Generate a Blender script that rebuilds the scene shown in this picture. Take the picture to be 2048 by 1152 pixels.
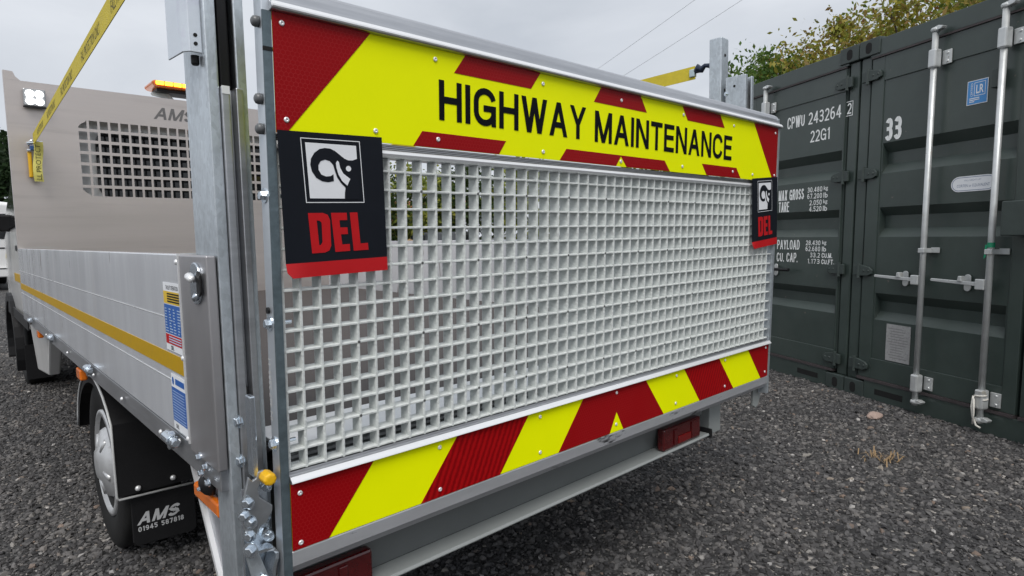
import bpy, math, random
import numpy as np
from mathutils import Matrix, Vector
random.seed(7); rng = np.random.default_rng(7)
R = math.radians
S = bpy.context.scene
for o in list(bpy.data.objects): bpy.data.objects.remove(o)
COL = S.collection

# ------------------------------------------------------------------ camera, sky, sun, exposure
H = 1.207
AX = ((0.73373036, 0.07195412, -0.67561998), (-0.6791778, 0.05001054, -0.73226803), (-0.01890158, 0.99615338, 0.08556389))
cd = bpy.data.cameras.new('camera'); cam = bpy.data.objects.new('camera', cd); COL.objects.link(cam)
cm = Matrix(AX).to_4x4(); cm.translation = (0, 0, H); cam.matrix_world = cm
cd.sensor_width = 36; cd.lens = 1230 * 36 / 2048; cd.clip_start = 0.02; cd.clip_end = 900
S.camera = cam

W = bpy.data.worlds.new('World'); S.world = W; W.use_nodes = True
SUN_EL, SUN_AZ = 53, 225            # azimuth: degrees clockwise from +Y
def build_world():
    nt = W.node_tree; N, L = nt.nodes, nt.links; N.clear()
    out = N.new('ShaderNodeOutputWorld'); bg = N.new('ShaderNodeBackground')
    sky = N.new('ShaderNodeTexSky'); sky.sky_type = 'NISHITA'; sky.sun_disc = False
    sky.sun_elevation = R(SUN_EL); sky.sun_rotation = R(SUN_AZ); sky.air_density = 1.2; sky.dust_density = 4
    sc = N.new('ShaderNodeVectorMath'); sc.operation = 'SCALE'; sc.inputs['Scale'].default_value = 0.09
    L.new(sky.outputs[0], sc.inputs[0])
    tc = N.new('ShaderNodeTexCoord'); mp = N.new('ShaderNodeMapping'); mp.inputs['Scale'].default_value = (1, 1, 2.6)
    L.new(tc.outputs['Generated'], mp.inputs[0])
    no = N.new('ShaderNodeTexNoise'); no.inputs['Scale'].default_value = 2.3; no.inputs['Detail'].default_value = 6; no.inputs['Roughness'].default_value = .5; no.inputs['Distortion'].default_value = .4
    L.new(mp.outputs[0], no.inputs['Vector'])
    cr = N.new('ShaderNodeValToRGB'); cr.color_ramp.elements[0].position = .3; cr.color_ramp.elements[1].position = .72
    cr.color_ramp.elements[0].color = (.385, .41, .45, 1); cr.color_ramp.elements[1].color = (.555, .575, .61, 1)
    L.new(no.outputs['Fac'], cr.inputs[0])
    mx = N.new('ShaderNodeMixRGB'); mx.inputs[0].default_value = .93
    L.new(sc.outputs[0], mx.inputs[1]); L.new(cr.outputs[0], mx.inputs[2])
    L.new(mx.outputs[0], bg.inputs[0]); bg.inputs[1].default_value = 1.0
    L.new(bg.outputs[0], out.inputs[0])
build_world()
sl = bpy.data.lights.new('sun', 'SUN'); sun = bpy.data.objects.new('sun', sl); COL.objects.link(sun)
sl.energy = 1.5; sl.angle = R(32); sl.color = (1, .97, .93)
_d = Vector((math.sin(R(SUN_AZ)) * math.cos(R(SUN_EL)), math.cos(R(SUN_AZ)) * math.cos(R(SUN_EL)), math.sin(R(SUN_EL))))
sun.rotation_euler = _d.to_track_quat('Z', 'Y').to_euler()
S.view_settings.view_transform = 'Standard'; S.view_settings.look = 'None'; S.view_settings.gamma = 1
S.view_settings.exposure = 0.6
try: S.view_settings.use_curve_mapping = False
except Exception: pass
S.render.engine = 'CYCLES'
S.cycles.max_bounces = 5; S.cycles.diffuse_bounces = 3; S.cycles.glossy_bounces = 3; S.cycles.transmission_bounces = 2; S.cycles.use_denoising = True
S.cycles.use_adaptive_sampling = True; S.cycles.adaptive_threshold = .015; S.cycles.caustics_reflective = False; S.cycles.caustics_refractive = False

# ------------------------------------------------------------------ materials
MATS = {}
def mat(name, col, rough=.5, metal=0., var=.08, vs=14., bump=0., bs=60., stretch=(1, 1, 1), rv=.1, emit=None, es=0., alpha=1, trans=0., coat=0., spec=.5, col2=None, c2=(.55, .7), c2s=6., c2d=6, spk=None, spangle=0):
    if name in MATS: return MATS[name]
    m = bpy.data.materials.new(name); m.use_nodes = True; MATS[name] = m
    nt = m.node_tree; N, L = nt.nodes, nt.links
    b = N['Principled BSDF']
    b.inputs['Metallic'].default_value = metal; b.inputs['Roughness'].default_value = rough
    b.inputs['Specular IOR Level'].default_value = spec
    if trans: b.inputs['Transmission Weight'].default_value = trans
    if coat: b.inputs['Coat Weight'].default_value = coat; b.inputs['Coat Roughness'].default_value = .08
    if emit: b.inputs['Emission Color'].default_value = (*emit, 1); b.inputs['Emission Strength'].default_value = es
    tc = N.new('ShaderNodeTexCoord'); mp = N.new('ShaderNodeMapping'); mp.inputs['Scale'].default_value = stretch
    L.new(tc.outputs['Object'], mp.inputs[0])
    no = N.new('ShaderNodeTexNoise'); no.inputs['Scale'].default_value = vs; no.inputs['Detail'].default_value = 7; no.inputs['Roughness'].default_value = .65
    L.new(mp.outputs[0], no.inputs['Vector'])
    cr = N.new('ShaderNodeValToRGB'); e = cr.color_ramp.elements; e[0].position = .25; e[1].position = .75
    e[0].color = (*[max(0, c * (1 - var)) for c in col], 1); e[1].color = (*[min(1, c * (1 + var)) for c in col], 1)
    L.new(no.outputs['Fac'], cr.inputs[0]); last = cr.outputs[0]
    if col2:
        n2 = N.new('ShaderNodeTexNoise'); n2.inputs['Scale'].default_value = c2s; n2.inputs['Detail'].default_value = c2d; n2.inputs['Roughness'].default_value = .7
        L.new(mp.outputs[0], n2.inputs['Vector'])
        r2 = N.new('ShaderNodeValToRGB'); r2.color_ramp.elements[0].position = c2[0]; r2.color_ramp.elements[1].position = c2[1]
        L.new(n2.outputs['Fac'], r2.inputs[0])
        mx = N.new('ShaderNodeMixRGB'); L.new(r2.outputs[0], mx.inputs[0]); L.new(last, mx.inputs[1]); mx.inputs[2].default_value = (*col2, 1); last = mx.outputs[0]
    if spk:
        n4 = N.new('ShaderNodeTexNoise'); n4.inputs['Scale'].default_value = spk[1]; n4.inputs['Detail'].default_value = 3; L.new(mp.outputs[0], n4.inputs['Vector'])
        r4 = N.new('ShaderNodeValToRGB'); r4.color_ramp.elements[0].position = spk[2]; r4.color_ramp.elements[1].position = spk[2] + .03; L.new(n4.outputs['Fac'], r4.inputs[0])
        m4 = N.new('ShaderNodeMixRGB'); L.new(r4.outputs[0], m4.inputs[0]); L.new(last, m4.inputs[1]); m4.inputs[2].default_value = (*spk[0], 1); last = m4.outputs[0]
    if spangle:
        vo = N.new('ShaderNodeTexVoronoi'); vo.inputs['Scale'].default_value = spangle; L.new(mp.outputs[0], vo.inputs['Vector'])
        sp = N.new('ShaderNodeSeparateColor'); L.new(vo.outputs['Color'], sp.inputs[0])
        mr5 = N.new('ShaderNodeMapRange'); mr5.inputs['To Min'].default_value = .90; mr5.inputs['To Max'].default_value = 1.07; L.new(sp.outputs[0], mr5.inputs[0])
        m5 = N.new('ShaderNodeVectorMath'); m5.operation = 'SCALE'; L.new(last, m5.inputs[0]); L.new(mr5.outputs[0], m5.inputs['Scale']); last = m5.outputs[0]
    L.new(last, b.inputs['Base Color'])
    if rv:
        mr = N.new('ShaderNodeMapRange'); mr.inputs['To Min'].default_value = max(.02, rough - rv); mr.inputs['To Max'].default_value = min(1, rough + rv)
        L.new(no.outputs['Fac'], mr.inputs[0]); L.new(mr.outputs[0], b.inputs['Roughness'])
    if bump:
        n3 = N.new('ShaderNodeTexNoise'); n3.inputs['Scale'].default_value = bs; n3.inputs['Detail'].default_value = 4
        L.new(mp.outputs[0], n3.inputs['Vector'])
        bp = N.new('ShaderNodeBump'); bp.inputs['Strength'].default_value = bump; bp.inputs['Distance'].default_value = .004
        L.new(n3.outputs['Fac'], bp.inputs['Height']); L.new(bp.outputs[0], b.inputs['Normal'])
    return m

GALV = mat('galvanised steel', (.56, .61, .65), .40, .7, .14, 9, .15, 120, (1, 1, .6), col2=(.44, .48, .51), c2=(.45, .8), c2s=22, spk=((.20, .13, .08), 48, .76), spangle=140)
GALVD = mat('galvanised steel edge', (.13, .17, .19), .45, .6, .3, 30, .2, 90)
ZINC = mat('bright zinc plate', (.66, .72, .78), .25, .95, .12, 8, .05, 60)
ZINCP = mat('pale zinc plate', (.72, .76, .80), .34, .8, .1, 5, .06, 60, col2=(.62, .60, .70), c2s=3)
ALU = mat('mill aluminium', (.50, .51, .53), .36, .9, .12, 6, .04, 40, (1, 1, 12))
ALUS = mat('dropside aluminium', (.80, .825, .87), .20, .45, .10, 3, .03, 60, (1, 2.2, .35), col2=(.84, .85, .87), c2=(.55, .70), c2s=5, spk=((.42, .41, .41), 6, .69))
ALUB = mat('bright aluminium', (.85, .86, .87), .3, .4, .05, 6, 0, 40, (.2, 1, 1))
ALUSC = mat('scuffed aluminium', (.50, .51, .53), .38, .5, .12, 8, .05, 60, (.5, 1, 2.2), col2=(.06, .06, .065), c2=(.585, .64), c2s=8, c2d=12)
STEEL = mat('stainless headboard', (.60, .545, .515), .40, .8, .05, 3, .03, 90, (.25, 1, 5), col2=(.52, .47, .445), c2s=2.2, spk=((.62, .60, .58), 3.5, .70))
FRP = mat('grey moulded grating', (.63, .66, .645), .55, 0, .13, 30, .6, 110, col2=(.54, .47, .35), c2=(.64, .76), c2s=8, spk=((.24, .24, .23), 95, .74))
YEL = mat('fluorescent yellow vinyl', (.91, .985, .0), .45, 0, .035, 5, .03, 150, spec=.08)
BLK = mat('black print', (.004, .005, .008), .5, 0, .1, spec=.1)
VIN = mat('black vinyl', (.009, .011, .016), .5, 0, .15, 8, .12, 14, spec=.12)
REDV = mat('red vinyl', (.50, .008, .012), .4, 0, .08, 6, .1, 14, spec=.3)
REDP = mat('red print', (.50, .012, .016), .5, 0, .06, spec=.12)
WHITE = mat('white print', (.80, .82, .85), .5, 0, .04)
STENC = mat('stencilled white paint', (.86, .88, .87), .6, 0, .08, 30, col2=(.25, .28, .27), c2=(.66, .74), c2s=40)
PAINT = mat('white vehicle paint', (.78, .78, .77), .22, 0, .03, 3, coat=.5)
GLASS = mat('dark glass', (.012, .014, .016), .06, 0, .1, spec=.6)
PLAS = mat('black plastic', (.010, .010, .011), .5, 0, .15, 20, .1, 200, spec=.3)
RUB = mat('tyre rubber', (.014, .014, .014), .75, 0, .25, 30, .2, 80, spec=.25)
RIM = mat('silver wheel cover', (.55, .56, .57), .34, .5, .14, 20, col2=(.30, .28, .26), c2=(.55, .75), c2s=14)
AMB = mat('amber lens', (.75, .17, .01), .2, 0, .06, 60, coat=.4)
REDL = mat('red lens', (.075, .003, .004), .18, 0, .25, 60, coat=.6)
GREYP = mat('grey painted steel', (.30, .32, .315), .42, 0, .06, 8, .03, 40)
GREYD = mat('dark grey painted steel', (.12, .13, .13), .5, 0, .15, 10, .05, 40)
GREEN = mat('dark green container paint', (.042, .059, .053), .36, 0, .16, 5, .14, 9, spec=.6, col2=(.056, .072, .066), c2=(.5, .75), c2s=1.6, spk=((.12, .11, .095), 22, .74))
GREENP = mat('dark green steel fittings', (.04, .054, .05), .5, 0, .2, 12, .08, 40)
GASK = mat('brown door gasket', (.055, .045, .047), .7, 0, .35, 10, .1, 30)
DARK = mat('black shadow gap', (.004, .004, .004), .8, 0, .1)
BARW = mat('galvanised locking rod', (.60, .62, .62), .4, .5, .14, 14, .1, 60, col2=(.48, .43, .34), c2=(.62, .74), c2s=9, spk=((.2, .12, .07), 38, .73))
DECK = mat('brown deck board', (.06, .051, .048), .7, 0, .15, 8, .15, 140)
OCH = mat('ochre reflective tape', (.50, .30, .004), .4, 0, .1, 60, spec=.15)
STRAPM = mat('yellow webbing', (.62, .50, .035), .7, 0, .12, 40, .3, 220)
YCAP = mat('yellow plastic', (.80, .45, .01), .4, 0, .05)
BLUE = mat('blue print', (.015, .11, .42), .45, 0, .06)
LBLUE = mat('light blue label', (.06, .27, .62), .45, 0, .06)
BLUEP = mat('blue strap clip', (.02, .08, .25), .4, 0, .1)
PALE = mat('pale printed plate', (.36, .36, .36), .6, 0, .12, 40, col2=(.24, .24, .24), c2=(.5, .7), c2s=70)
GTAPE = mat('green tape', (.01, .28, .14), .4, 0, .15)
ROPE = mat('white rope', (.65, .63, .58), .9, 0, .2, 80, .5, 200)
CLEAR = mat('lamp housing', (.35, .36, .37), .15, .3, .1)
def led(name, c, s): return mat(name, c, .4, 0, 0, emit=c, es=s, rv=0)
LEDW = led('white LED', (1, 1, .98), 5); LEDA = led('amber LED', (1, .38, .02), 5)

def red_honeycomb():
    """red retroreflective sheeting: hexagon seal pattern in the sheet's own plane"""
    m = bpy.data.materials.new('red reflective sheeting'); m.use_nodes = True
    nt = m.node_tree; N, L = nt.nodes, nt.links; b = N['Principled BSDF']
    tc = N.new('ShaderNodeTexCoord'); sep = N.new('ShaderNodeSeparateXYZ'); L.new(tc.outputs['Object'], sep.inputs[0])
    com = N.new('ShaderNodeCombineXYZ'); L.new(sep.outputs['X'], com.inputs[0]); L.new(sep.outputs['Z'], com.inputs[1])
    def vm(op, a, bb=None):
        n = N.new('ShaderNodeVectorMath'); n.operation = op
        for i, s in enumerate((a, bb)):
            if s is None: continue
            if isinstance(s, (tuple, list)): n.inputs[i].default_value = s
            else: L.new(s, n.inputs[i])
        return n
    def ma(op, a, bb=None):
        n = N.new('ShaderNodeMath'); n.operation = op
        for i, s in enumerate((a, bb)):
            if s is None: continue
            if isinstance(s, (int, float)): n.inputs[i].default_value = s
            else: L.new(s, n.inputs[i])
        return n.outputs[0]
    p = vm('SCALE', com.outputs[0]); p.inputs['Scale'].default_value = 1 / .0085
    r = (1, 1.7320508, 1e6); h = (.5, .8660254, 0)
    off = vm('ADD', p.outputs[0], (5000, 5000 * 1.7320508, 0)).outputs[0]
    A = vm('SUBTRACT', vm('MODULO', off, r).outputs[0], h).outputs[0]
    B = vm('SUBTRACT', vm('MODULO', vm('ADD', off, h).outputs[0], r).outputs[0], h).outputs[0]
    la = vm('DOT_PRODUCT', A, A).outputs['Value']; lb = vm('DOT_PRODUCT', B, B).outputs['Value']
    sel = ma('LESS_THAN', lb, la)
    mx = N.new('ShaderNodeMix'); mx.data_type = 'VECTOR'; L.new(sel, mx.inputs['Factor']); L.new(A, mx.inputs[4]); L.new(B, mx.inputs[5])
    g = vm('ABSOLUTE', mx.outputs[1]).outputs[0]
    d1 = vm('DOT_PRODUCT', g, (.5, .8660254, 0)).outputs['Value']
    s2 = N.new('ShaderNodeSeparateXYZ'); L.new(g, s2.inputs[0])
    d = ma('MAXIMUM', d1, s2.outputs['X'])
    ln = ma('GREATER_THAN', d, .445)
    no = N.new('ShaderNodeTexNoise'); no.inputs['Scale'].default_value = 5; L.new(tc.outputs['Object'], no.inputs['Vector'])
    fac = ma('MULTIPLY', ln, ma('MULTIPLY', no.outputs['Fac'], .9))
    c = N.new('ShaderNodeMixRGB'); L.new(fac, c.inputs[0]); c.inputs[1].default_value = (.29, .0018, .004, 1); c.inputs[2].default_value = (.40, .028, .03, 1)
    L.new(c.outputs[0], b.inputs['Base Color']); b.inputs['Roughness'].default_value = .38; b.inputs['Specular IOR Level'].default_value = .12
    return m
RED = red_honeycomb()
def red_streaks():
    m = bpy.data.materials.new('red prismatic tape'); m.use_nodes = True; nt = m.node_tree; N, L = nt.nodes, nt.links; b = N['Principled BSDF']
    tc = N.new('ShaderNodeTexCoord'); mp = N.new('ShaderNodeMapping'); mp.inputs['Rotation'].default_value = (0, R(-24), 0); L.new(tc.outputs['Object'], mp.inputs[0])
    wv = N.new('ShaderNodeTexWave'); wv.inputs['Scale'].default_value = 20; wv.inputs['Distortion'].default_value = 1.6; wv.inputs['Detail'].default_value = 4; wv.inputs['Detail Scale'].default_value = 6; L.new(mp.outputs[0], wv.inputs['Vector'])
    cr = N.new('ShaderNodeValToRGB'); cr.color_ramp.elements[0].color = (.22, .0014, .003, 1); cr.color_ramp.elements[1].color = (.40, .004, .006, 1); L.new(wv.outputs['Fac'], cr.inputs[0])
    L.new(cr.outputs[0], b.inputs['Base Color']); b.inputs['Roughness'].default_value = .4; b.inputs['Specular IOR Level'].default_value = .12; return m
RED2 = red_streaks()

# ------------------------------------------------------------------ mesh helpers
class MB:
    def __init__(s): s.v = []; s.f = []
    def add(s, vs, fs):
        k = len(s.v); s.v += [tuple(v) for v in vs]; s.f += [tuple(i + k for i in f) for f in fs]; return s
    def hexa(s, p): return s.add(p, [(0, 3, 2, 1), (4, 5, 6, 7), (0, 1, 5, 4), (1, 2, 6, 5), (2, 3, 7, 6), (3, 0, 4, 7)])
    def box(s, x0, x1, y0, y1, z0, z1, F=None):
        p = [(x0, y0, z0), (x1, y0, z0), (x1, y1, z0), (x0, y1, z0), (x0, y0, z1), (x1, y0, z1), (x1, y1, z1), (x0, y1, z1)]
        return s.hexa([F(*q) for q in p] if F else p)
    def prism(s, poly, c0, c1, F):
        """polygon of (a,b) swept along the third coordinate c from c0 to c1; F maps (a,b,c) to a point"""
        n = len(poly); vs = [F(a, b, c0) for a, b in poly] + [F(a, b, c1) for a, b in poly]
        return s.add(vs, [tuple(range(n)), tuple(range(2 * n - 1, n - 1, -1))] + [(i, i + n, (i + 1) % n + n, (i + 1) % n) for i in range(n)])
    def sheet(s, poly, c, F): return s.add([F(a, b, c) for a, b in poly], [tuple(range(len(poly)))])
    def tube(s, pts, rad, n=10, caps=True):
        pts = [Vector(p) for p in pts]; k = len(pts)
        rad = rad if isinstance(rad, (list, tuple)) else [rad] * k
        vs = []; up = None
        for i, p in enumerate(pts):
            t = (pts[min(i + 1, k - 1)] - pts[max(i - 1, 0)]).normalized()
            a = t.cross(Vector((0, 0, 1)) if abs(t.z) < .95 else Vector((1, 0, 0))).normalized()
            if up is not None: a = (up - t * up.dot(t)).normalized()
            up = a; b = t.cross(a)
            vs += [p + (a * math.cos(2 * math.pi * j / n) + b * math.sin(2 * math.pi * j / n)) * rad[i] for j in range(n)]
        fs = [(i * n + j, i * n + (j + 1) % n, (i + 1) * n + (j + 1) % n, (i + 1) * n + j) for i in range(k - 1) for j in range(n)]
        if caps: fs += [tuple(range(n - 1, -1, -1)), tuple(range((k - 1) * n, k * n))]
        return s.add(vs, fs)
    def lathe(s, prof, o, ax, n=32):
        """(radius, height) rings round the axis ax through o"""
        o, ax = Vector(o), Vector(ax).normalized(); a = ax.orthogonal().normalized(); b = ax.cross(a)
        vs = [o + ax * h + (a * math.cos(2 * math.pi * j / n) + b * math.sin(2 * math.pi * j / n)) * r for r, h in prof for j in range(n)]
        k = len(prof)
        fs = [(i * n + j, i * n + (j + 1) % n, (i + 1) * n + (j + 1) % n, (i + 1) * n + j) for i in range(k - 1) for j in range(n)]
        fs += [tuple(range(n - 1, -1, -1)), tuple(range((k - 1) * n, k * n))]
        return s.add(vs, fs)
    def mesh(s, name, m, smooth=False):
        me = bpy.data.meshes.new(name); me.from_pydata(s.v, [], s.f); me.update()
        import bmesh
        bm = bmesh.new(); bm.from_mesh(me); bmesh.ops.recalc_face_normals(bm, faces=bm.faces); bm.to_mesh(me); bm.free()
        if m: me.materials.append(m)
        if smooth: me.polygons.foreach_set('use_smooth', [True] * len(me.polygons))
        return me
    def obj(s, name, m, parent=None, bevel=0, smooth=False, seg=2):
        o = link(name, s.mesh(name, m, smooth), parent)
        if bevel:
            md = o.modifiers.new('bevel', 'BEVEL'); md.width = bevel; md.segments = seg; md.limit_method = 'ANGLE'; md.angle_limit = R(40)
        return o
INV = {}
def link(name, data, parent=None, M=None):
    o = bpy.data.objects.new(name, data); COL.objects.link(o)
    if parent is not None:
        o.parent = parent; o.matrix_parent_inverse = INV.get(parent.name, Matrix.Identity(4))
    if M is not None: o.matrix_basis = M
    INV[o.name] = (INV.get(parent.name, Matrix.Identity(4)) if parent is not None else Matrix.Identity(4))
    if parent is not None or data is not None:
        INV[o.name] = Matrix.Identity(4) if M is None else M.inverted()
    return o
def thing(name, loc, label, cat, group=None):
    o = bpy.data.objects.new(name, None); COL.objects.link(o); o.location = loc; o.empty_display_size = .1
    INV[o.name] = Matrix.Translation(loc).inverted(); tag(o, label, cat, group); return o
def tag(o, label=None, cat=None, group=None, kind=None):
    if label: o['label'] = label
    if cat: o['category'] = cat
    if group: o['group'] = group
    if kind: o['kind'] = kind
    return o
def frame(o, ex, ey, ez):
    o, ex, ey, ez = Vector(o), Vector(ex), Vector(ey), Vector(ez)
    f = lambda a, b, c: o + ex * a + ey * b + ez * c
    f.M = Matrix((ex.to_4d(), ey.to_4d(), ez.to_4d(), o.to_4d())).transposed(); f.M[3][0] = f.M[3][1] = f.M[3][2] = 0; f.M[3][3] = 1
    return f
_tx = {}
def text_poly(body, bold=0.):
    """flat glyph mesh scaled to the unit box"""
    if (body, bold) not in _tx:
        c = bpy.data.curves.new('glyphs', 'FONT'); c.body = body; c.offset = bold; c.resolution_u = 4
        o = bpy.data.objects.new('glyphs', c); me = bpy.data.meshes.new_from_object(o)
        v = np.array([x.co[:2] for x in me.vertices]); f = [tuple(p.vertices) for p in me.polygons]
        v = (v - v.min(0)) / (v.max(0) - v.min(0)); _tx[body, bold] = (v, f)
        bpy.data.objects.remove(o); bpy.data.curves.remove(c); bpy.data.meshes.remove(me)
    return _tx[body, bold]
def text(mb, body, F, a, b, w, h, c, bold=0., shear=0.):
    v, f = text_poly(body, bold)
    return mb.add([F(a + x * w + y * h * shear, b + y * h, c) for x, y in v], f)
def _arc(cx, cy, rx, ry, a0, a1, n=9): return [(cx + rx * math.cos(R(a0 + (a1 - a0) * i / n)), cy + ry * math.sin(R(a0 + (a1 - a0) * i / n))) for i in range(n + 1)]
_O = _arc(.5, .66, .5, .34, 0, 180, 10) + _arc(.5, .34, .5, .34, 180, 360, 10) + [(1, .66)]
GLY = {'H': (.62, [[(0, 0), (0, 1)], [(1, 0), (1, 1)], [(0, .52), (1, .52)]]), 'I': (0, [[(0, 0), (0, 1)]]), 'A': (.68, [[(0, 0), (.5, 1)], [(1, 0), (.5, 1)], [(.2, .3), (.8, .3)]]),
       'W': (.96, [[(0, 1), (.26, 0)], [(.5, 1), (.26, 0)], [(.5, 1), (.74, 0)], [(1, 1), (.74, 0)]]), 'Y': (.64, [[(0, 1), (.5, .42)], [(1, 1), (.5, .42)], [(.5, 0), (.5, .46)]]),
       'M': (.76, [[(0, 0), (0, 1)], [(1, 0), (1, 1)], [(0.02, 1), (.5, 0)], [(.98, 1), (.5, 0)]]), 'N': (.63, [[(0, 0), (0, 1)], [(1, 0), (1, 1)], [(0.02, 1), (.98, 0)]]),
       'T': (.58, [[(0, 1), (1, 1)], [(.5, 0), (.5, 1)]]), 'E': (.52, [[(0, 0), (0, 1)], [(0, 1), (1, 1)], [(0, .53), (.93, .53)], [(0, 0), (1, 0)]]), 'F': (.5, [[(0, 0), (0, 1)], [(0, 1), (1, 1)], [(0, .53), (.9, .53)]]),
       'L': (.48, [[(0, 0), (0, 1)], [(0, 0), (1, 0)]]), 'C': (.64, [_arc(.5, .66, .5, .34, 8, 180, 10) + _arc(.5, .34, .5, .34, 180, 352, 10)]),
       'G': (.68, [_arc(.5, .66, .5, .34, 12, 180, 10) + _arc(.5, .34, .5, .34, 180, 345, 10) + [(1, .46)], [(.55, .46), (1, .46)], [(1, 0), (1, .46)]]), 'O': (.62, [_O]), '0': (.5, [_O]),
       'P': (.56, [[(0, 0), (0, 1)], [(0, 1), (.6, 1)] + _arc(.6, .74, .4, .26, 90, -90, 8) + [(0, .48)]]), 'R': (.6, [[(0, 0), (0, 1)], [(0, 1), (.6, 1)] + _arc(.6, .76, .4, .24, 90, -90, 8) + [(0, .52)], [(.5, .52), (1, 0)]]),
       'D': (.6, [[(0, 0), (0, 1)], [(0, 1), (.45, 1)] + _arc(.45, .6, .55, .4, 90, 0, 6) + _arc(.45, .4, .55, .4, 0, -90, 6) + [(0, 0)]]), 'U': (.6, [[(0, 1), (0, .34)] + _arc(.5, .34, .5, .34, 180, 360, 10) + [(1, 1)]]),
       'S': (.56, [_arc(.5, .75, .48, .25, 15, 180, 8) + _arc(.5, .75, .48, .23, 180, 270, 5) + _arc(.5, .27, .5, .25, 90, 0, 5) + _arc(.5, .27, .5, .27, 0, -165, 8)]), 'X': (.62, [[(0, 0), (1, 1)], [(0, 1), (1, 0)]]),
       '1': (.2, [[(1, 0), (1, 1)], [(0, .8), (1, 1)]]), '2': (.5, [_arc(.5, .73, .5, .27, 165, 0, 9) + [(.95, .55), (.03, 0)], [(0, 0), (1, 0)]]), '3': (.5, [_arc(.45, .75, .5, .25, 155, -75, 9), [(.3, .53), (.55, .53)], _arc(.45, .27, .55, .27, 75, -155, 9)]),
       '4': (.56, [[(.75, 0), (.75, 1)], [(0, .28), (.75, 1)], [(0, .27), (1, .27)]]), '5': (.5, [[(.95, 1), (.1, 1)], [(.1, 1), (.05, .55)], _arc(.45, .32, .52, .32, 140, -150, 10)]), '6': (.52, [_arc(.5, .3, .5, .3, 0, 360, 14), _arc(.55, .6, .55, .4, 60, 180, 6) + [(0, .3)]]),
       '7': (.5, [[(0, 1), (1, 1)], [(1, .98), (.35, 0)]]), '8': (.52, [_arc(.5, .75, .44, .25, 0, 360, 14), _arc(.5, .26, .5, .26, 0, 360, 14)]), '9': (.52, [_arc(.5, .7, .5, .3, 0, 360, 14), _arc(.45, .4, .55, .4, -120, 0, 6) + [(1, .7)]]), '.': (0, [[(0, 0), (0, .04)]]), ' ': (.22, [])}
def block(mb, body, F, a, b, w, h, c, t=.16, gap=.15, shear=0.):
    """plain block capitals from thick strokes, fitted to the box w x h"""
    t *= h; nat = sum(GLY[ch][0] * h + t for ch in body) + gap * h * (len(body) - 1); k = (w - t * len(body)) / (nat - t * len(body))
    x = a; e = 0
    for ch in body:
        gw = GLY[ch][0] * h * k; X = lambda p: x + t / 2 + p * gw; Y = lambda p: b + t / 2 + p * (h - t)
        G = lambda u, v: F(u + (v - b) * shear, v, c + e)
        for st in GLY[ch][1]:
            e = (e + 2e-5) % 3e-4
            P = [Vector((X(p), Y(q))) for p, q in st]
            if len(P) == 2 and abs(P[0].x - P[1].x) > 1e-6 and abs(P[0].y - P[1].y) > 1e-6:
                lo, hi = sorted(P, key=lambda p: p.y); hx = min(t / 2 * 1.06, gw * .13 + t * .14) if ch in 'MW' else t / 2 * 1.06
                y0 = lo.y - (t / 2 if abs(lo.y - Y(0)) < 1e-6 else 0); y1 = hi.y + (t / 2 if abs(hi.y - Y(1)) < 1e-6 else 0)
                mb.add([G(lo.x - hx, y0), G(lo.x + hx, y0), G(hi.x + hx, y1), G(hi.x - hx, y1)], [(0, 1, 2, 3)]); continue
            n = len(P); L_, Rr = [], []
            for i in range(n):
                d0 = (P[i] - P[i - 1]).normalized() if i else (P[1] - P[0]).normalized(); d1 = (P[i + 1] - P[i]).normalized() if i < n - 1 else d0
                if i == 0: d0 = d1
                m = (d0 + d1); m = m.normalized() if m.length > 1e-6 else d0; nn = Vector((-m.y, m.x)); sc = min(2, 1 / max(.3, nn.dot(Vector((-d0.y, d0.x)))))
                ext = -m * t / 2 if i == 0 and n == 2 else (m * t / 2 if i == n - 1 and n == 2 else Vector((0, 0)))
                L_.append(P[i] + ext + nn * t / 2 * sc); Rr.append(P[i] + ext - nn * t / 2 * sc)
            mb.add([G(*p) for p in L_ + Rr], [(i, i + 1, n + i + 1, n + i) for i in range(n - 1)])
        x += gw + t + gap * h * k
    return mb
IDF = frame((0, 0, 0), (1, 0, 0), (0, 1, 0), (0, 0, 1))
XZ = lambda y0: frame((0, y0, 0), (1, 0, 0), (0, 0, 1), (0, -1, 0))     # faces the rear (towards -Y)
YZ = lambda x0: frame((x0, 0, 0), (0, -1, 0), (0, 0, 1), (-1, 0, 0))    # faces the near side (-X); a = -Y

# shared small hardware, built along local +Z
def hexbolt(r, h, wr):
    m = MB(); m.lathe([(wr, 0), (wr, .0022)], (0, 0, 0), (0, 0, 1), 16)
    m.lathe([(r, .0022), (r, h), (r * .8, h + .0012)], (0, 0, 0), (0, 0, 1), 6); return m
BOLT = hexbolt(.0085, .009, .0135).mesh('bolt', ZINC); BOLTS = hexbolt(.006, .007, .009).mesh('bolt', ZINC)
RIVET = MB().lathe([(.0052, 0), (.0050, .0012), (.0036, .0024), (.0018, .0026), (.0016, .0012)], (0, 0, 0), (0, 0, 1), 12).mesh('rivet', ALUB, True)
KNOB = MB().lathe([(.011, 0), (.0115, .006), (.010, .011), (.006, .014)], (0, 0, 0), (0, 0, 1), 14).mesh('bolt_cover', mat('grey bolt cover', (.12, .125, .13), .35), True)
DOME = MB().lathe([(.0065, 0), (.006, .003), (.0035, .0055), (.001, .006)], (0, 0, 0), (0, 0, 1), 12).mesh('dome_rivet', ALUB, True)
def place(name, me, parent, p, n, roll=0., s=1.):
    q = Vector(n).to_track_quat('Z', 'Y').to_matrix().to_4x4() @ Matrix.Rotation(roll, 4, 'Z') @ Matrix.Scale(s, 4)
    q.translation = p; return link(name, me, parent, q)
NX, NY = (-1, 0, 0), (0, -1, 0)

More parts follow.
